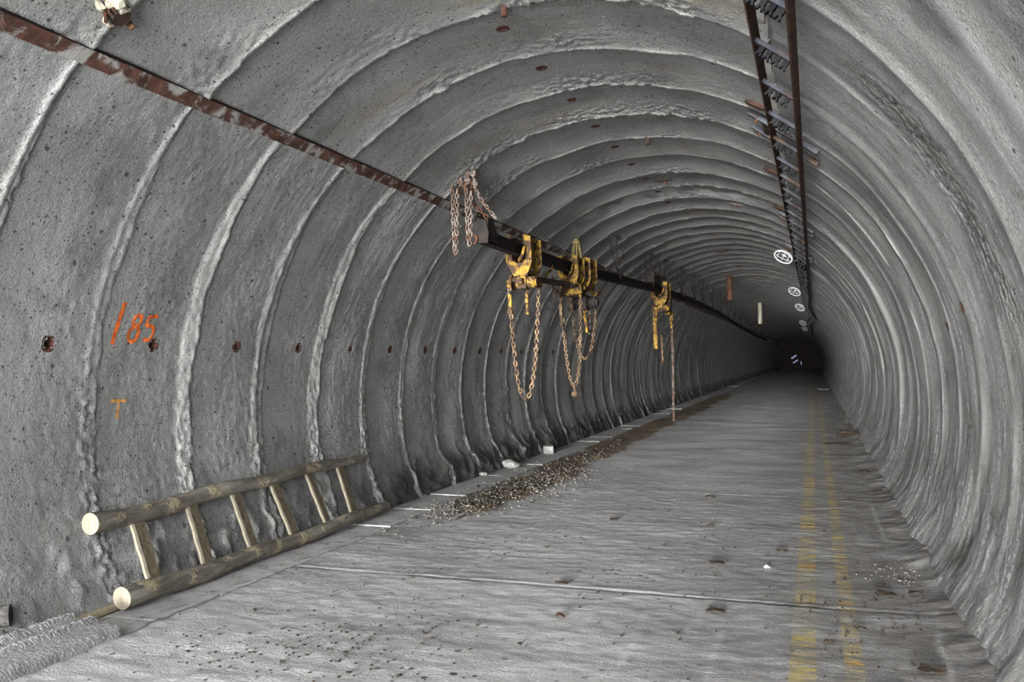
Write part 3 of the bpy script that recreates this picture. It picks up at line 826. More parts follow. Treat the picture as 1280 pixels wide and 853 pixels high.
# ------------------------------------------------------------------ overhead hoist beam
BEAM = [(-3.25, 8.28, 2.905), (-3.25, 9.6, 2.90), (-3.22, 11.1, 2.895), (-3.18, 14, 2.97), (-3.10, 17.6, 3.06), (-2.98, 22.5, 3.10), (-2.98, 29, 3.09), (-3.08, 38, 3.0), (-3.22, 52, 2.90), (-3.25, 66, 2.86)]
def beam_at(s):
    for a, b in zip(BEAM[:-1], BEAM[1:]):
        if s <= b[1] or b is BEAM[-1]:
            t = (s - a[1]) / (b[1] - a[1]); t = max(0, min(1, t))
            return Vector((a[0] + (b[0] - a[0]) * t, s, a[2] + (b[2] - a[2]) * t))
beam = empty('hoist_beam', BEAM[0], 'long dark rusty overhead rail hung below the left side of the ceiling', 'hoist rail')
B0 = Vector(BEAM[0])
def sweep(profile, ss, name, mat, parent, org):
    vs = []; m = len(profile)
    for s in ss:
        c = beam_at(s) - org; vs += [c + Vector((x, 0, z)) for x, z in profile]
    n = len(ss)
    fs = [(i * m + j, i * m + (j + 1) % m, (i + 1) * m + (j + 1) % m, (i + 1) * m + j) for i in range(n - 1) for j in range(m)]
    fs += [tuple(range(m)), tuple(range((n - 1) * m, n * m))]
    mb = MB(); mb.add(vs, fs); return mb.build(name, mat, parent)
ss = list(np.concatenate([np.arange(8.28, 20, .3), np.arange(20, 66.1, 1.0)]))
I_prof = [(-.05, -.070), (.05, -.070), (.05, -.057), (.008, -.052), (.008, .052), (.05, .057), (.05, .070), (-.05, .070), (-.05, .057), (-.008, .052), (-.008, -.052), (-.05, -.057)]
sweep(I_prof, ss, 'i_beam', M['iron'], beam, B0)
mb = MB(); c = Vector((0, 0, 0))
mb.prism([(-.07, -.09), (.07, -.09), (.08, .02), (.05, .15), (-.03, .17), (-.08, .05)], c + Vector((0, -.02, .02)), (1, 0, 0), (0, 0, 1), (0, 1, 0), .03)
mb.prism([(-.12, .05), (-.04, -.09), (.20, -.09), (.18, .02), (.02, .16), (-.10, .15)], c + Vector((.055, .10, .05)), (0, 1, 0), (0, 0, 1), (1, 0, 0), .02)
mb.prism([(-.12, .05), (-.04, -.09), (.20, -.09), (.18, .02), (.02, .16), (-.10, .15)], c + Vector((-.055, .10, .05)), (0, 1, 0), (0, 0, 1), (1, 0, 0), .02)
mb.build('end_stop', M['iron'], beam)
mb = MB()
ring = [c + Vector((-.09 + .05 * math.cos(a), -.06, -.03 + .05 * math.sin(a))) for a in np.linspace(0, 2 * PI, 14, endpoint=False)]
mb.tube(ring, .014, 6, closed=True); mb.build('pull_ring', M['rust'], beam)
# hangers up to the lining
hs = [14.45, 17.3, 18.9, 21.0, 23.0, 25.0, 27.5, 30, 33, 36, 40, 44, 48, 53, 58, 63]
for j, s in enumerate(hs):
    p = beam_at(s); dz = math.sqrt(max(.1, (R - .0) ** 2 - (p.x - CX) ** 2)) + CZ
    top = Vector((p.x, s, dz + .03)) - B0; q = p - B0
    mb = MB()
    mb.box(q + Vector((0, 0, .105)), (.075, .05, .018), bev=.004)
    for sx in (-.06, .06):
        mb.box(q + Vector((sx, 0, .07)), (.012, .04, .05))
    mb.rod(q + Vector((0, 0, .11)), top, .011, 8)
    k = (top - q).length
    mb.box(q + Vector((0, 0, .11 + k * .28)), (.03, .03, .05), bev=.006)
    mb.rod(q + Vector((0, .02, .13)), top + Vector((.16, .18, -.03)), .008, 6)
    mb.rod(q + Vector((0, -.02, .13)), top + Vector((-.10, -.16, -.12)), .008, 6)
    mb.box(top + Vector((0, 0, -.05)), (.06, .06, .012), Matrix.Rotation(.45, 3, 'Y'))
    mb.build('hanger', M['iron'], beam)
# motor-like box riding on the beam
jb = empty('junction_box', beam_at(17.55) + Vector((0, 0, .085)), 'dark steel box sitting on top of the overhead rail', 'box')
mb = MB(); mb.box((0, 0, .11), (.10, .42, .11), bev=.012); mb.box((0, .50, .07), (.07, .10, .07), bev=.01); mb.build('housing', M['iron'], jb)
mb = MB()
mb = None
for yy in (-.30, .30):
    mb = MB(); mb.box((0, yy, .015), (.09, .03, .015)); mb.build('bracket', M['rust'], jb)
for yy in (-.3, 0, .3):
    mb = MB(); mb.rod((.1, yy, .17), (.13, yy, .17), .012, 6); mb.build('bolt_head', M['rust'], jb)

# ------------------------------------------------------------------ trolley hoists
def trolley(s, label, size=1.0, group='yellow trolley hoists on the overhead rail'):
    p = beam_at(s)
    t = empty('trolley_hoist', p, label, 'hoist', group)
    k = size
    for sx in (-1, 1):
        mb = MB(); x = sx * .082 * k
        mb.prism([(-.17, .02), (-.15, .11), (-.07, .15), (.07, .15), (.15, .11), (.17, .02), (.08, -.20), (.05, -.235), (-.05, -.235), (-.08, -.20)], (x, 0, 0), (0, k, 0), (0, 0, k), (1, 0, 0), .014)
        mb.prism([(-.165, .125), (.165, .125), (.165, .10), (-.165, .10)], (x + sx * .02, 0, 0), (0, k, 0), (0, 0, k), (1, 0, 0), .03)
        pl = mb.build('side_plate', M['yellow'], t)
        for yy in (-.10, .10):
            mw = MB(); cc = Vector((x, yy * k, .055 * k))
            mw.rod(cc - Vector((sx * .032, 0, 0)), cc + Vector((sx * .018, 0, 0)), .034 * k, 14)
            mw.rod(cc, cc + Vector((sx * .032, 0, 0)), .015 * k, 6)
            mw.build('wheel', M['rust_dark'], pl)
    mb = MB()
    for yy in (-.04, .04): mb.rod((-.11 * k, yy * k, -.19 * k), (.11 * k, yy * k, -.19 * k), .016, 8)
    mb.box((0, 0, -.21 * k), (.08 * k, .03, .012)); mb.build('cross_bolt', M['rust'], t)
    for yy in (-.17, .17):
        mb = MB(); a, b_, c_ = .145, .072, .085
        mb.prism([(-a, .13), (-b_, .15), (-b_, -.10), (-.03, -.13), (.03, -.13), (b_, -.10), (b_, .15), (a, .13), (a * .95, -.12), (.07, -.26), (-.07, -.26), (-a * .95, -.12)], (0, yy * k, 0), (k, 0, 0), (0, -.25 * k, k), (0, 1, 0), .035)
        mb.build('yoke', M['yellow'], t)
    # bumper hook on the near end
    mb = MB(); mb.tube([(.085 * k, -.17 * k, .04), (.085 * k, -.25 * k, .01), (.08 * k, -.27 * k, -.07), (.03, -.22 * k, -.12), (0, -.14 * k, -.13)], .016 * k, 8); mb.build('bumper', M['yellow'], t)
    return t
def hoist_body(t, k=1.0, mat='yellow'):
    mb = MB()
    mb.rod((-.13 * k, 0, -.33 * k), (.13 * k, 0, -.33 * k), .062 * k, 16)
    mb.box((0, 0, -.33 * k), (.05 * k, .085 * k, .075 * k), bev=.012)
    mb.rod((-.155 * k, 0, -.33 * k), (-.12 * k, 0, -.33 * k), .085 * k, 16)
    mb.rod((.12 * k, 0, -.33 * k), (.15 * k, 0, -.33 * k), .045 * k, 12)
    b = mb.build('hoist_body', M[mat], t)
    mb = MB(); mb.box((0, 0, -.24 * k), (.022, .028, .05)); mb.rod((0, -.03, -.26), (0, .03, -.26), .03, 8); mb.build('shackle', M['rust'], t)
    for a in np.linspace(0, 2 * PI, 6, endpoint=False):
        mb = MB(); mb.rod((-.157 * k, .055 * math.cos(a), -.33 * k + .055 * math.sin(a)), (-.172 * k, .055 * math.cos(a), -.33 * k + .055 * math.sin(a)), .009, 6)
        mb.build('bolt_head', M['rust'], b)
    return b
def hook(mb, c, k=1.0):
    c = Vector(c)
    pts = [c + Vector((0, 0, .06 * k)), c]
    pts += [c + Vector((0, .035 * k * math.sin(a), -.045 * k - .045 * k * math.cos(a + PI) * -1 * -1)) for a in np.linspace(.1, 4.2, 10)]
    mb.tube(pts, [.013 * k] * (len(pts) - 3) + [.011 * k, .008 * k, .004 * k], 7)

# first hoist: the long rusty loop
t1 = trolley(9.62, 'nearest yellow trolley hoist, with one long rusty chain loop reaching lowest', 1.15)
hoist_body(t1, 1.1)
mb = MB(); base = -.36
A = Vector((-.12, -.20, base)); Bq = Vector((.10, .27, base + .03))
path = catenary(A, Bq, 1.42, 40)
chain(mb, path, .056, .0095); lc = mb.build('load_chain', M['chain'], t1)
mb = MB(); mb.rod((-.12, -.20, -.36), (-.12, -.20, -.44), .03, 8); mb.box((-.11, -.2, -.62), (.022, .02, .10), bev=.004); mb.box((-.11, -.2, -.73), (.03, .028, .02))
mb.build('chain_stop', M['yellow'], t1)
mb = MB(); mb.box((0, .05, -.36), (.035, .25, .035), bev=.006); mb.rod((-.05, .25, -.36), (.14, .27, -.36), .05, 10); mb.build('crossbar', M['yellow'], t1)
mb = MB(); chain(mb, [(0, .10, -.42), (.0, .11, -.62)], .04, .006); mb.box((.0, .11, -.55), (.018, .02, .06)); mb.rod((0, .11, -.62), (.0, .12, -.74), .02, 8); mb.build('pendant', M['yellow'], t1)
# tie bar between the first and second trolley
mb = MB(); a = beam_at(9.75) + Vector((.02, 0, -.30)); b = beam_at(11.55) + Vector((.02, 0, -.26))
mb.tube([a, b], .038, 8); mb.rod(a + Vector((0, -.02, 0)), a + Vector((0, .12, 0)), .05, 10); mb.rod(b + Vector((0, -.14, 0)), b + Vector((0, 0, 0)), .05, 10)
o = mb.build('tie_bar', M['rust_dark'], None, a); tag(o, 'dark rusty bar tying the nearest trolley hoist to the next', 'bar')
mb = MB(); mb.tube([beam_at(10.35) + Vector((.03, 0, -.24)), beam_at(10.45) + Vector((.03, 0, -.17)), beam_at(10.6) + Vector((.03, 0, -.12)), beam_at(10.66) + Vector((.03, 0, -.055))], .018, 8)
o = mb.build('bent_hook', M['yellow'], None, beam_at(10.4)); tag(o, 'small bent yellow hook above the dark tie bar', 'hook')

# second and third hoists close together
t2 = trolley(11.62, 'yellow trolley hoist at the far end of the dark tie bar', 1.05)
hoist_body(t2, 1.0)
mb = MB(); path = catenary((-.12, -.16, -.36), (.10, .10, -.36), 1.32, 36, (0, .12)); chain(mb, path, .052, .0088); mb.build('load_chain', M['chain'], t2)
mb = MB(); e = path[18]; hook(mb, e + Vector((0, 0, -.04)), 1.3); mb.ico(e + Vector((0, 0, -.12)), .045, 2, noise=.08); mb.build('load_hook', M['chain'], t2)
mb = MB(); chain(mb, [(-.10, -.62, -.18), (-.11, -.50, -.44), (-.12, -.36, -.34), (-.12, -.22, -.38)], .06, .008); chain(mb, [(-.10, -.24, -.40), (-.10, -.22, -.78)], .05, .007); mb.box((-.1, -.22, -.62), (.016, .016, .09)); mb.rod((-.1, -.23, -.8), (-.08, -.12, -.92), .013, 6); mb.build('slack_chain', M['chain'], t2)
mb = MB(); mb.tube([(.12, -.22, -.22), (.12, -.05, -.22), (.12, .02, -.30), (.12, 0, -.42)], .02, 8); mb.rod((.12, .16, -.28), (.12, .36, -.28), .034, 10); mb.build('crossbar', M['yellow'], t2)
t3 = trolley(12.25, 'trolley hoist bunched right behind the one at the tie bar end', 1.15)
hoist_body(t3, 1.45, 'iron')
mb = MB(); path = catenary((-.14, -.22, -.36), (.12, .30, -.36), .95, 30); chain(mb, path, .050, .0085); mb.build('load_chain', M['chain'], t3)
mb = MB(); chain(mb, [(0, .02, -.42), (.01, .02, -.72)], .05, .007); mb.rod((.01, .02, -.70), (.03, .05, -.92), .022, 8); mb.build('pendant', M['yellow'], t3)
mb = MB(); mb.rod((.1, .25, -.32), (.1, .5, -.30), .05, 10); mb.box((.1, .42, -.30), (.05, .06, .05), bev=.01); mb.build('crossbar', M['yellow'], t3)
mb = MB(); chain(mb, [(.02, .16, -.40), (.03, .20, -.95)], .06, .008); mb.build('slack_chain', M['chain_grey'], t3)
# rope bundle above the beam
rp = empty('rope_bundle', beam_at(11.9) + Vector((0, 0, .09)), 'frayed faded yellow rope bundle on the overhead rail above the hoists', 'rope')
mb = MB()
for q in range(14):
    x = random.uniform(-.07, .07); yv = random.uniform(-.12, .12)
    mb.tube([(x * .3, yv * .3, .34), (x * .6, yv * .6, .24), (x, yv, .10), (x * 1.15, yv * 1.2, -.02), (x * 1.1, yv * 1.25, -.15)], .012, 6)
mb.tube([(math.cos(a) * .05, math.sin(a) * .06, .29) for a in np.linspace(0, 2 * PI, 12, endpoint=False)], .016, 6, closed=True)
mb.build('strands', M['rope'], rp)

# fourth hoist further in
t4 = trolley(18.35, 'farthest yellow trolley hoist, with a long yellow strap hanging from it', 1.25)
hoist_body(t4, 1.15)
mb = MB(); mb.box((-.12, -.05, -.80), (.045, .035, .46), bev=.006); mb.rod((-.12, -.05, -.34), (-.12, -.05, -.44), .05, 8); mb.build('strap', M['yellow'], t4)
mb = MB(); chain(mb, [(-.02, .1, -.95), (-.01, .1, -1.34)], .06, .009); hook(mb, (-.01, .1, -1.40), 1.8); mb.build('load_hook', M['chain'], t4)
mb = MB(); mb.rod((0, .35, -.34), (0, .95, -.42), .05, 10); mb.box((0, .9, -.42), (.06, .1, .06), bev=.01); mb.build('crossbar', M['yellow'], t4)
p = beam_at(19.55)
hc = empty('hand_chain', p + Vector((0, 0, -.38)), 'long thin grey chain hanging to the floor beyond the yellow strap', 'chain')
mb = MB(); q = Vector(hc.location)
chain(mb, [(0, 0, 0), (.01, .05, -1.2), (.0, .05, -2.2), (0.0, .06, -q.z + .16)], .060, .0095); mb.build('links', M['chain_grey'], hc)
mb = MB(); mb.box((0, 0, -.12), (.04, .03, .10), bev=.006); hook(mb, (0, -.08, -.30), 1.6); mb.build('tension_lever', M['yellow'], hc)
mb = MB(); mb.rod((0, 0, 0), (0, 0, .30), .012, 6); mb.build('hanger_rod', M['rust_dark'], hc)

# ------------------------------------------------------------------ chains hung from the ceiling at the rail's near end
AN = on_arch(8.25, RAD(122.6), -.01)
an = empty('anchor_bolt', AN, 'rusty lump of bolts in the ceiling holding up the near rail end', 'anchor bolt')
mb = MB()
for dx, dy, dz in ((0, 0, 0), (.06, .03, -.04), (-.07, -.02, -.02)):
    mb.rod((dx, dy, dz + .08), (dx * 1.1, dy, dz - .16), .022, 8); mb.rod((dx * 1.1, dy, dz - .10), (dx * 1.1, dy, dz - .135), .042, 6)
mb.box((0, 0, -.03), (.11, .05, .014), Matrix.Rotation(.55, 3, 'Y')); mb.build('bolts', M['chain_grey'], an)
mb = MB()
mb.tube([(.05 * math.cos(a), .0, -.17 + .05 * math.sin(a)) for a in np.linspace(0, 2 * PI, 12, endpoint=False)], .014, 6, closed=True)
mb.tube([(-.07 + .045 * math.cos(a), .01, -.20 + .045 * math.sin(a)) for a in np.linspace(0, 2 * PI, 12, endpoint=False)], .014, 6, closed=True); mb.build('shackle', M['rust'], an)
G = 'rusty chains hanging at the near end of the overhead rail'
def hung(name, path, label, pitch=.048, wire=.0080, mat='chain_grey'):
    mb = MB(); chain(mb, path, pitch, wire); o = mb.build(name, M[mat], None, path[0]); return tag(o, label, 'chain', G)
E0 = Vector((BEAM[0][0], BEAM[0][1], BEAM[0][2]))
hung('hanging_chain', catenary(AN + Vector((-.10, -.18, -.20)), AN + Vector((-.06, -.15, -.22)), .70, 20), 'leftmost hanging chain, dangling free beside the near rail end')
hung('hanging_chain', catenary(AN + Vector((.02, -.10, -.18)), AN + Vector((.06, -.06, -.20)), .62, 20), 'free hanging chain second from the left at the near rail end', mat='chain_grey')
hung('hanging_chain', [AN + Vector((.02, .02, -.18)), AN + Vector((.05, .04, -.36)), E0 + Vector((.05, .05, .19))], 'taut chain running from the ceiling bolts down to the rail end', .050, .0085, 'rust')
hung('hanging_chain', [AN + Vector((.06, .03, -.18)), AN + Vector((.10, .10, -.30)), E0 + Vector((.09, .18, .21))], 'right-hand taut chain from the ceiling bolts to the rail end', .046, .008)

# ------------------------------------------------------------------ cable tray under the crown
def tray_center(s):
    th = RAD(53.6) 
    off = .105
    p = on_arch(s, th, off)
    if s > 20:
        k = s - 20
        p.x += .03 * math.sin(k * .35) * min(1, k / 10)
        p.z += .02 * math.sin(k * .6) * min(1, k / 10)
    if s > 30:
        p.x += .22 * math.exp(-((s - 40) / 5.0) ** 2) - 0.0
        p.z -= .10 * math.exp(-((s - 40) / 6.0) ** 2)
    return p
TT, TY, TN = frame(RAD(53.6))
tray = empty('cable_tray', tray_center(3.0), 'long rusty ladder-type cable tray running below the crown of the tunnel', 'cable tray')
T0 = tray_center(3.0)
TS = list(np.concatenate([np.arange(1.6, 16, .4), np.arange(16, 34, .8), np.arange(34, 75, 1.2)]))
HW = .137
def tray_sweep(prof, name, mat):
    m = len(prof); vs = []
    for s in TS:
        c = tray_center(s) - T0
        vs += [c + TT * x + TN * z for x, z in prof]
    n = len(TS)
    fs = [(i * m + j, i * m + (j + 1) % m, (i + 1) * m + (j + 1) % m, (i + 1) * m + j) for i in range(n - 1) for j in range(m)]
    fs += [tuple(range(m)), tuple(range((n - 1) * m, n * m))]
    mb = MB(); mb.add(vs, fs); return mb.build(name, mat, tray)
for sg in (-1, 1):
    h0, h1, fl, tk = -.02, (.045 if sg < 0 else .036), (.012 if sg < 0 else .016), .004
    prof = [(0, h0), (-fl, h0), (-fl, h0 + tk), (-tk, h0 + tk), (-tk, h1 - tk), (-fl, h1 - tk), (-fl, h1), (0, h1)]
    prof = [(sg * (HW + x), z) for x, z in prof]
    tray_sweep(prof, 'side_rail', M['rail'])
def clip_mb():
    mb = MB()
    # black saddle clip: a cap with two splayed feet hanging below the rung
    mb.prism([(-.015, 0), (.015, 0), (.017, .020), (.014, .034), (.024, .058), (.010, .060), (.003, .042), (-.003, .042), (-.010, .060), (-.024, .058), (-.014, .034), (-.017, .020)], (0, 0, 0), (1, 0, 0), (0, 0, 1), (0, 1, 0), .036)
    return mb
clip_me = clip_mb().mesh('cable_clip', M['black'])
clip_dark_n = 0
s = 4.45 - .8 * 3; j = 0
rung_s = []
while s < 74:
    rung_s.append(s); s += .79 if s < 9 else .76
for s in rung_s:
    c = tray_center(s) - T0
    mb = MB(); hh = HW - .002
    if s < 22:
        q = .021
        for (a, b, h) in ((-q, q, .0), ):
            mb.add([c + TT * sx * hh + TY * yy + TN * zz for sx in (-1, 1) for yy, zz in ((-q, .028), (q, .028), (q, .002), (q - .004, .002), (q - .004, .024), (-q + .004, .024), (-q + .004, .002), (-q, .002))],
                   [(i, (i + 1) % 8, 8 + (i + 1) % 8, 8 + i) for i in range(8)] + [tuple(range(8)), tuple(range(8, 16))])
    else:
        mb.add([c + TT * sx * hh + TY * yy + TN * zz for sx in (-1, 1) for yy, zz in ((-.02, .028), (.02, .028), (.02, .002), (-.02, .002))],
               [(0, 1, 5, 4), (1, 2, 6, 5), (2, 3, 7, 6), (3, 0, 4, 7), (0, 1, 2, 3), (4, 5, 6, 7)])
    rg = mb.build('rung', M['rung'], tray)
    pos = [-.068, -.015, .044, .096] if j % 3 == 1 else ([-.045, .01, .080] if j % 3 == 2 else [-.06, -.008, .05, .1])
    if s < 24:
        for x in pos:
            o = bpy.data.objects.new('cable_clip', clip_me); link(o, rg)
            pp = c + TT * (x + random.uniform(-.006, .006)) + TN * .028 + TY * .002
            Mx = Matrix((TT, TY, TN)).transposed().to_4x4(); Mx.translation = pp
            o.matrix_local = Mx @ Matrix.Rotation(random.uniform(-.15, .15), 4, 'Z')
    else:
        mb = MB()
        for x in (-.07, -.035, 0, .035, .07):
            L = clip_mb(); pp = c + TT * x + TN * .028
            mb.add([pp + TT * v[0] + TY * v[1] + TN * v[2] for v in L.v], L.f)
        mb.build('cable_clip', M['black'], rg)
    j += 1
# dark cables lying in the remote half of the tray
mb = MB()
for q in range(7):
    x0 = -.10 + .033 * q
    mb.tube([tray_center(s) + TT * (x0 + .01 * math.sin(s * 1.3 + q * 2)) + TN * (.02 + .012 * math.sin(s * .9 + q)) - T0 for s in np.arange(17, 74, 1.0)], .017, 6)
cb = mb.build('cable_run', M['black'], None, tray_center(20)) if False else None
cab = mb.mesh('cable_bundle', M['black']); o = bpy.data.objects.new('cable_bundle', cab); link(o); o.location = T0
tag(o, 'bundle of black cables lying in the far part of the tray', 'cables')
# flat bars crossing above the tray
def bar_bracket(s0, s1, xl, xr, label, ang=0.0):
    c = on_arch(s0, RAD(55), .05); b = empty('cross_bracket', c, label, 'bracket', 'steel cross brackets above the cable tray')
    for k, s in enumerate((s0, s1) if s1 else (s0,)):
        mb = MB(); n = Vector((0, s - s0, 0))
        a = TT * xl; e = TT * xr
        mb.add([n + (a if i == 0 else e) + TY * yy + TN * zz for i in (0, 1) for yy, zz in ((-.025, .02), (.025, .02), (.025, -.02), (.018, -.02), (.018, .012), (-.018, .012), (-.018, -.02), (-.025, -.02))],
               [(i, (i + 1) % 8, 8 + (i + 1) % 8, 8 + i) for i in range(8)] + [tuple(range(8)), tuple(range(8, 16))])
        mb.build('channel_bar', M['rung'] if s1 else M['rail'], b)
        mb = MB(); mb.rod(n + TT * (xl + .10) + TN * .02, n + TT * (xl + .10) - TN * .10, .008, 8); mb.rod(n + TT * (xl + .10) + TN * .02, n + TT * (xl + .10) + TN * .045, .016, 6); mb.build('anchor_stud', M['rust'], b); mb = MB()
        mb.rod(n + TT * (xr - .05) + TN * .02, n + TT * (xr - .05) - TN * .10, .008, 8); mb.build('anchor_stud', M['rust'], b)
    if s1:
        mb = MB(); mb.box(TT * (xl + .16) + Vector((0, (s1 - s0) / 2, 0)) + TN * .005, (.02, (s1 - s0) / 2, .006), Matrix((TT, TY, TN)).transposed()); mb.build('link_bar', M['rail'], b)
    return b
bar_bracket(7.55, 8.02, -.36, .33, 'pair of bluish channel bars crossing above the fourth and fifth tray rungs')
bar_bracket(4.27, None, -.05, .235, 'short rusty bar crossing above the near end of the tray')
bar_bracket(12.6, 13.0, -.30, .28, 'pair of crossing bars above the tray in its middle stretch')
bar_bracket(16.3, 16.7, -.30, .26, 'pair of crossing bars above the tray just before the nearest caged lamp')

# rusty eyelets on the strip beside the tray
for k, (s, th, lb) in enumerate(((7.15, 60.2, 'rusty twin ring eyelet left of the third tray rung'), (9.75, 60.0, 'rusty ring eyelet left of the tray beyond the cross bars'), (12.2, 60, 'rusty ring eyelet farther along left of the tray'))):
    c = on_arch(s, RAD(th), .03); a = empty('ring_eyelet', c, lb, 'eyelet')
    t_, y_, n_ = frame(RAD(th))
    mb = MB()
    for dd in (-.035, .035):
        mb.tube([t_ * (dd + .034 * math.cos(q)) + y_ * (.034 * math.sin(q)) + n_ * .012 for q in np.linspace(0, 2 * PI, 14, endpoint=False)], .010, 6, closed=True)
    mb.build('ring', M['rust_dark'], a)
    mb = MB(); mb.box((0, 0, 0), (.09, .03, .014), Matrix((t_, y_, n_)).transposed()); mb.build('base_plate', M['rust_dark'], a)

# ------------------------------------------------------------------ caged bulkhead lamps
def lamp(s, th, label, k=1.0):
    t_, y_, n_ = frame(RAD(th)); c = on_arch(s, RAD(th), .03)
    a = empty('bulkhead_lamp', c, label, 'lamp', 'caged oval lamps left of the cable tray')
    face = (n_ * .55 + Vector((0, -1, 0)) * .84).normalized()       # lamp faces down and towards the mouth
    ax = (t_ - face * t_.dot(face)).normalized(); up = face.cross(ax)
    o0 = n_ * .16 * k
    def e(rx, ry, h, n=28): return [o0 + ax * (rx * math.cos(q)) + up * (ry * math.sin(q)) + face * h for q in np.linspace(0, 2 * PI, n, endpoint=False)]
    def loft(rs, mat, name, cap=True):
        mb = MB(); n = 28; vs = []
        for rx, ry, h in rs: vs += e(rx * k, ry * k, h * k)
        fs = [(i * n + j, i * n + (j + 1) % n, (i + 1) * n + (j + 1) % n, (i + 1) * n + j) for i in range(len(rs) - 1) for j in range(n)]
        if cap: fs += [tuple(range(n)), tuple(range((len(rs) - 1) * n, len(rs) * n))]
        mb.add(vs, fs, True); return mb.build(name, mat, a)
    loft([(.17, .105, -.07), (.185, .12, -.05), (.19, .125, 0), (.19, .125, .012), (.170, .107, .014)], M['white'], 'housing')
    loft([(.168, .105, .013), (.145, .085, .04), (.10, .055, .062), (.03, .02, .068)], M['glass'], 'glass')
    mb = MB(); mb.tube(e(.175 * k, .110 * k, .025 * k), .013 * k, 8, closed=True)
    for f in (-.5, 0, .5):
        mb.tube([o0 + ax * (f * .2 * k) + up * (.108 * k * math.sqrt(1 - (f * 1.1) ** 2) * u) + face * k * (.025 + .06 * (1 - u * u)) for u in np.linspace(-1, 1, 9)], .0065 * k, 6)
    mb.tube([o0 + ax * (.175 * k * u) + face * k * (.025 + .065 * (1 - u * u)) for u in np.linspace(-1, 1, 13)], .0065 * k, 6)
    mb.build('wire_guard', M['white'], a)
    mb = MB(); mb.rod(o0 - face * .05 * k, -n_ * .04, .022, 8); mb.rod(o0 + ax * .17 * k, o0 + ax * .30 * k - n_ * .05, .018, 8); mb.box((0, 0, 0), (.05, .05, .01), Matrix((t_, y_, n_)).transposed()); mb.build('mount', M['rust_dark'], a)
    return a
for (s, th, lb, k) in ((17.2, 60.8, 'nearest and largest white caged oval lamp beside the cable tray', 1.0), (26.4, 60.3, 'second white caged lamp along the tray', 1.0),
                    (34.5, 59.3, 'third white caged lamp along the tray', 1.05), (52, 61.5, 'fourth white caged lamp, small, near the tray bend', 1.1), (63, 61.5, 'last and faintest white caged lamp near the dark tunnel end', 1.1)):
    lamp(s, th, lb, k)

# ------------------------------------------------------------------ bits fixed to the ceiling
def stub(s, th, L, r, mat, name, label, cat, dirn=(0, 0, -1), plate=True):
    c = on_arch(s, RAD(th), -.01); a = empty(name, c, label, cat)
    t_, y_, n_ = frame(RAD(th)); d = Vector(dirn)
    mb = MB(); mb.tube([-n_ * .04, n_ * .02, n_ * .02 + d * L * .5, n_ * .02 + d * L], [r, r, r * .95, r], 10); mb.build('rod', M[mat], a)
    if plate:
        mb = MB(); mb.box(n_ * .015, (r * 2.6, r * 1.6, .012), Matrix((t_, y_, n_)).transposed(), bev=.003); mb.rod(n_ * .015, n_ * .04, r * 1.4, 6); mb.build('base_plate', M['rust'], a)
    return a
# crusted stump at the top left
c = on_arch(3.55, RAD(125.3), .01); a = empty('crusted_stump', c, 'rusty stump caked with pale lime crust above the upper left of the strip', 'stump')
t_, y_, n_ = frame(RAD(125.3))
mb = MB(); rr = random.Random(3)
mb.tube([-n_ * .05, n_ * .03, n_ * .09], [.075, .07, .05], 10); mb.build('rod', M['rust_dark'], a)
mb = MB()
for q in range(26):
    an_ = rr.uniform(0, 2 * PI); r_ = rr.uniform(.02, .085)
    mb.ico(t_ * r_ * math.cos(an_) + y_ * r_ * math.sin(an_) - Vector((0, .03, 0)) + n_ * rr.uniform(0, .07), rr.uniform(.014, .034), 1, noise=.4, rng=rr)
mb.build('lime_crust', M['plaster'], a)
mb = MB()
for q in range(6):
    an_ = rr.uniform(0, 2 * PI); mb.tube([t_ * .05 * math.cos(an_) + y_ * .05 * math.sin(an_), t_ * .09 * math.cos(an_) + y_ * .09 * math.sin(an_) + n_ * .10], .010, 6); mb.build('bar_end', M['rust'], a); mb = MB()
stub(9.25, 86.7, .10, .025, 'rust_dark', 'ceiling_bolt', 'rusty bolt sticking out of the ceiling on the fifth visible ring joint', 'bolt')
stub(5.45, 92.5, .09, .022, 'rust', 'ceiling_bolt', 'rusty bolt end at the top edge of the picture', 'bolt')
stub(25.9, 99.5, .72, .085, 'rust', 'hanging_post', 'rust-red steel post hanging down from the far ceiling', 'post')
stub(39.3, 97.5, .95, .09, 'plaster', 'hanging_post', 'pale hanging post deeper in than the rust-red one', 'post')
for k, (s, th) in enumerate(((11.7, 91.5), (13.9, 90.8), (16.9, 89.0), (20.0, 92), (13.4, 75.0), (23.5, 90))):
    lbs = ['rusty anchor plate on the crown just before the leaking ring joint', 'rusty anchor plate on the crown behind the leaking joint', 'small anchor plate on the crown two rings before the red post', 'tiny anchor plate high on the far crown', 'pale anchor stub right of the crown on the leaking ring', 'tiny anchor plate just in front of the rust-red post']
    c = on_arch(s, RAD(th), .0); a = empty('anchor_plate', c, lbs[k], 'anchor plate')
    t_, y_, n_ = frame(RAD(th)); Mx = Matrix((t_, y_, n_)).transposed()
    mb = MB(); mb.box(n_ * .012, (.13, .022, .010), Mx, bev=.003); mb.build('plate', M['rust_dark'] if k != 4 else M['plaster'], a)
    mb = MB(); mb.rod(t_ * .03 - n_ * .02, t_ * .03 + n_ * .07, .012, 6); mb.rod(-t_ * .05, -t_ * .05 + n_ * .04, .012, 6); mb.build('stud', M['rust'], a)

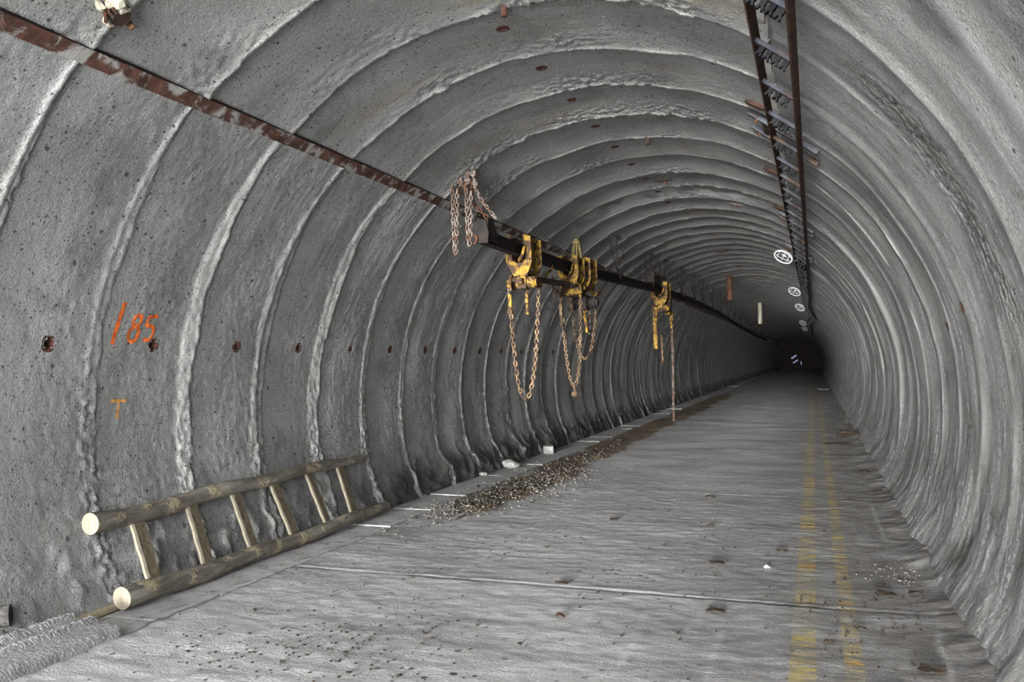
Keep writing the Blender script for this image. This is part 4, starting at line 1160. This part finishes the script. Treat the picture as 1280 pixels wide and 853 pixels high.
# ------------------------------------------------------------------ loose things on the ground
def rubble(name, c, r, label, cat, mat='stone', squash=(1.2, 1, .7), boxy=False, group=None):
    mb = MB(); rr = random.Random(hash((round(c[0], 2), round(c[1], 2))) & 255)
    if boxy: mb.box(c, r, Matrix.Rotation(.3, 3, 'Z') @ Matrix.Rotation(.08, 3, 'X'), bev=.012)
    else: mb.ico(c, r, 2, squash, .22, rr)
    return tag(mb.build(name, M[mat], None, c), label, cat, group)
rubble('concrete_lump', (-4.33, 14.0, .05), (.085, .075, .075), 'small squared concrete cube on the kerb at the left wall', 'concrete lump', boxy=True)
rubble('concrete_lump', (-4.32, 12.0, .045), .09, 'pale rough lump on the kerb nearer than the squared cube', 'concrete lump', squash=(1.5, 1, .7))
rubble('concrete_lump', (-4.36, 11.0, .03), .05, 'smallest pale lump at the left wall foot', 'concrete lump', squash=(1.2, 1, .6))
rubble('debris_heap', (.62, 18.0, .05), .17, 'larger dark heap of debris at the foot of the right wall', 'debris', 'leaf', (1.4, 1, .5))
rubble('debris_heap', (.38, 16.4, .02), .14, 'flat dark scrap in front of the debris heap', 'debris', 'leaf', (1.9, .8, .14))
def scrap(c, r, label, mat='leaf', name='dead_leaf', cat='leaf', group='dark scraps on the floor'):
    rr = random.Random(int(c[1] * 100)); n = 9; mb = MB()
    top = [(c[0] + r * (1 + .45 * (rr.random() - .5)) * math.cos(2 * PI * k / n) * 1.4, c[1] + r * (1 + .45 * (rr.random() - .5)) * math.sin(2 * PI * k / n), c[2] + .012 + .02 * rr.random() * (k % 2)) for k in range(n)]
    lowp = [(x, y_, z - .008) for x, y_, z in top]; 
    fs = [(k, (k + 1) % n, n + (k + 1) % n, n + k) for k in range(n)]
    mb.add(top + lowp + [(c[0], c[1], c[2] + .025), (c[0], c[1], c[2] + .015)], fs + [(k, (k + 1) % n, 2 * n) for k in range(n)] + [(n + (k + 1) % n, n + k, 2 * n + 1) for k in range(n)])
    return tag(mb.build(name, M[mat], None, c), label, cat, group)
scrap((-.75, 6.77, 0), .045, 'dark curled leaf on the floor left of the yellow lines, largest there')
scrap((-.62, 5.49, 0), .040, 'dark leaf scrap near the closest floor joint left of the yellow lines')
scrap((-1.52, 5.10, 0), .022, 'small rust-coloured flake on the near floor', 'rust_dark', 'rust_flake', 'flake')
scrap((-.36, 6.72, 0), .018, 'tiny pale chip on the floor beside the left yellow line', 'paper', 'stone_chip', 'chip')
scrap((.42, 6.15, .01), .05, 'dark leaf clump on the floor right of the yellow lines', )
scrap((.60, 6.2, .02), .04, 'dark leaf clump nearest the right wall foot')
scrap((.30, 4.35, .0), .06, 'dark damp leaf clump at the bottom right corner')
scrap((.66, 10.6, .03), .05, 'dark scrap by the right wall before the far floor joint')
scrap((.60, 12.4, .02), .06, 'dark scrap by the right wall beyond the far floor joint')
scrap((-1.72, 5.85, 0), .035, 'dark flake lying on the near floor joint')
scrap((-1.9, 8.3, 0), .03, 'dark flake on the floor beside the long seam')
for (sx_, sy_, sr_, lb_) in ((.22, 5.35, .03, 'small dark scrap between the right yellow line and the closest floor joint end'), (.05, 5.05, .022, 'tiny dark scrap lying between the two yellow lines'), (-.28, 7.3, .035, 'dark smear of leaf touching the left yellow line'),
                             (.52, 4.75, .045, 'dark leaf clump before the right wall foot near the bottom corner'), (-1.15, 9.9, .04, 'dark flake in front of the far floor joint'), (-.95, 8.2, .025, 'small dark flake in the middle of the floor between the two joints')):
    scrap((sx_, sy_, .004), sr_, lb_)
scrap((.44, 43.5, 0), .22, 'white scrap of paper far off at the right wall foot', 'paper', 'paper_scrap', 'paper')
scrap((-4.1, 47.0, .03), .25, 'white scrap of paper far off on the left kerb', 'paper', 'paper_scrap', 'paper')

def gravel(name, spots, n, mats, label, seed, r0=.004, r1=.012):
    rr = random.Random(seed); mb = MB()
    for i in range(n):
        cx, cy, sx, sy = rr.choice(spots)
        x = rr.gauss(cx, sx); y_ = rr.gauss(cy, sy); r = rr.uniform(r0, r1) * (1.6 if rr.random() < .06 else 1)
        if x > .72 or x < -4.3: continue
        mb.ico((x, y_, r * .35 + (.02 if x < -3.95 else 0.003)), r, 1, (1.3, 1, .7), .35, rr)
    o = mb.build(name, M[mats]); return tag(o, label, 'gravel', None, 'stuff')
gravel('gravel', [(-3.6, 9.3, .22, .8), (-3.45, 10.8, .22, .9), (-3.7, 8.6, .15, .4), (-3.55, 13.0, .16, 1.6), (-3.3, 10.2, .3, .8)], 1500, 'grit', 'pale grit strewn along the rusty strip beside the kerb slabs', 5)
gravel('muck_crumbs', [(-3.6, 9.2, .16, .7), (-3.5, 10.8, .16, .9), (-3.6, 14, .12, 2)], 700, 'leaf', 'dark brown crumbs in the rusty strip beside the kerb slabs', 6, .005, .015)
gravel('stone_chips', [(.60, 6.65, .07, .12), (.5, 6.9, .12, .2), (.66, 6.9, .06, .1)], 110, 'grit', 'white stone chips near the right wall', 7, .003, .008)
gravel('floor_grit', [(-2.9, 3.9, .4, .3), (-2.4, 4.3, .5, .4), (.3, 5.6, .3, .8), (-1.5, 6.4, .9, 1.2)], 500, 'leaf', 'scattered dark crumbs on the near floor', 8, .003, .009)

# ------------------------------------------------------------------ remote end of the tunnel: a bulkhead with added boxes glowing as bluish glints
mb = MB(); n = 48
outer = [(CX + (R + .3) * math.cos(2 * PI * k / n), S_END - .1, CZ + (R + .3) * math.sin(2 * PI * k / n)) for k in range(n)]
mb.add(outer + [(x, S_END + .2, z) for x, _, z in outer], [tuple(range(n)), tuple(reversed(range(n, 2 * n)))] + [(k, (k + 1) % n, n + (k + 1) % n, n + k) for k in range(n)])
wb = mb.build('wall_back', M['iron']); wb['kind'] = 'structure'
t = NT('far_glint'); t.b.inputs['Base Color'].default_value = (.1, .1, .12, 1); t.b.inputs['Emission Color'].default_value = (.55, .62, 1.0, 1); t.b.inputs['Emission Strength'].default_value = 0.2
M['glint'] = t.m
def gap(i, c, w, h, rot):  # glowing box added on the bulkhead as a glint, not an opening
    mb = MB(); mb.box(c, (w, .04, h), Matrix.Rotation(rot, 3, 'Y')); o = mb.build('glint_box_%d' % i, M['glint']); o['kind'] = 'structure'
gap(1, (-2.45, S_END - .16, 1.55), .38, .09, -.6)
gap(2, (-2.25, S_END - .16, .95), .36, .07, -.6)
gap(3, (-1.55, S_END - .16, .75), .05, .20, 0)

# ------------------------------------------------------------------ light: overcast daylight from the tunnel mouth behind the camera
w = bpy.data.worlds.new('World'); scene.world = w; w.use_nodes = True
bg = w.node_tree.nodes['Background']; bg.inputs[0].default_value = (.80, .88, 1.0, 1); bg.inputs[1].default_value = 1.0
def area(name, loc, target, sx, sy, power, col):
    d = bpy.data.lights.new(name, 'AREA'); d.shape = 'RECTANGLE'; d.size = sx; d.size_y = sy; d.energy = power; d.color = col
    o = bpy.data.objects.new(name, d); COL.objects.link(o); o.location = loc
    o.rotation_euler = (Vector(target) - Vector(loc)).to_track_quat('-Z', 'Z').to_euler(); return o
area('portal_daylight', (-2.1, -2.9, 2.0), (-4.6, 4.0, 1.3), 4.6, 3.6, 520, (.985, .99, 1.0))
sd = bpy.data.lights.new('hazy_sun', 'SUN'); sd.energy = 11.0; sd.angle = RAD(13); sd.color = (1.0, .985, .96)
so = bpy.data.objects.new('hazy_sun', sd); COL.objects.link(so)
so.rotation_euler = Vector((.032, 1, -.026)).to_track_quat('-Z', 'Z').to_euler(); so.location = (-2, -12, 4)

# ------------------------------------------------------------------ camera
F, YAW, PIT, ROL = 1061., .341, .023, -.014
def ray(x, y):
    z = 1.0
    c, s = math.cos(ROL), math.sin(ROL); x, y = c * x - s * y, s * x + c * y
    c, s = math.cos(PIT), math.sin(PIT); y, z = c * y + s * z, -s * y + c * z
    c, s = math.cos(YAW), math.sin(YAW)
    return Vector((c * x - s * z, s * x + c * z, y))
f0 = ray(0, 0); rx = ray(1, 0) - f0; ry = ray(0, 1) - f0
cam = bpy.data.cameras.new('camera'); cam.sensor_width = 36; cam.lens = F * 36 / 1280; cam.clip_end = 400; cam.clip_start = .05
co = bpy.data.objects.new('camera', cam); COL.objects.link(co)
Mx = Matrix((rx, ry, -f0)).transposed().to_4x4(); Mx.translation = (0, 0, 1.6); co.matrix_world = Mx
scene.camera = co

scene.view_settings.view_transform = 'Standard'; scene.view_settings.look = 'None'
scene.view_settings.exposure = 0.85; scene.view_settings.gamma = 1.0; scene.view_settings.use_curve_mapping = False
scene.cycles.use_denoising = True; scene.cycles.max_bounces = 10; scene.cycles.diffuse_bounces = 6; scene.cycles.sample_clamp_indirect = 8
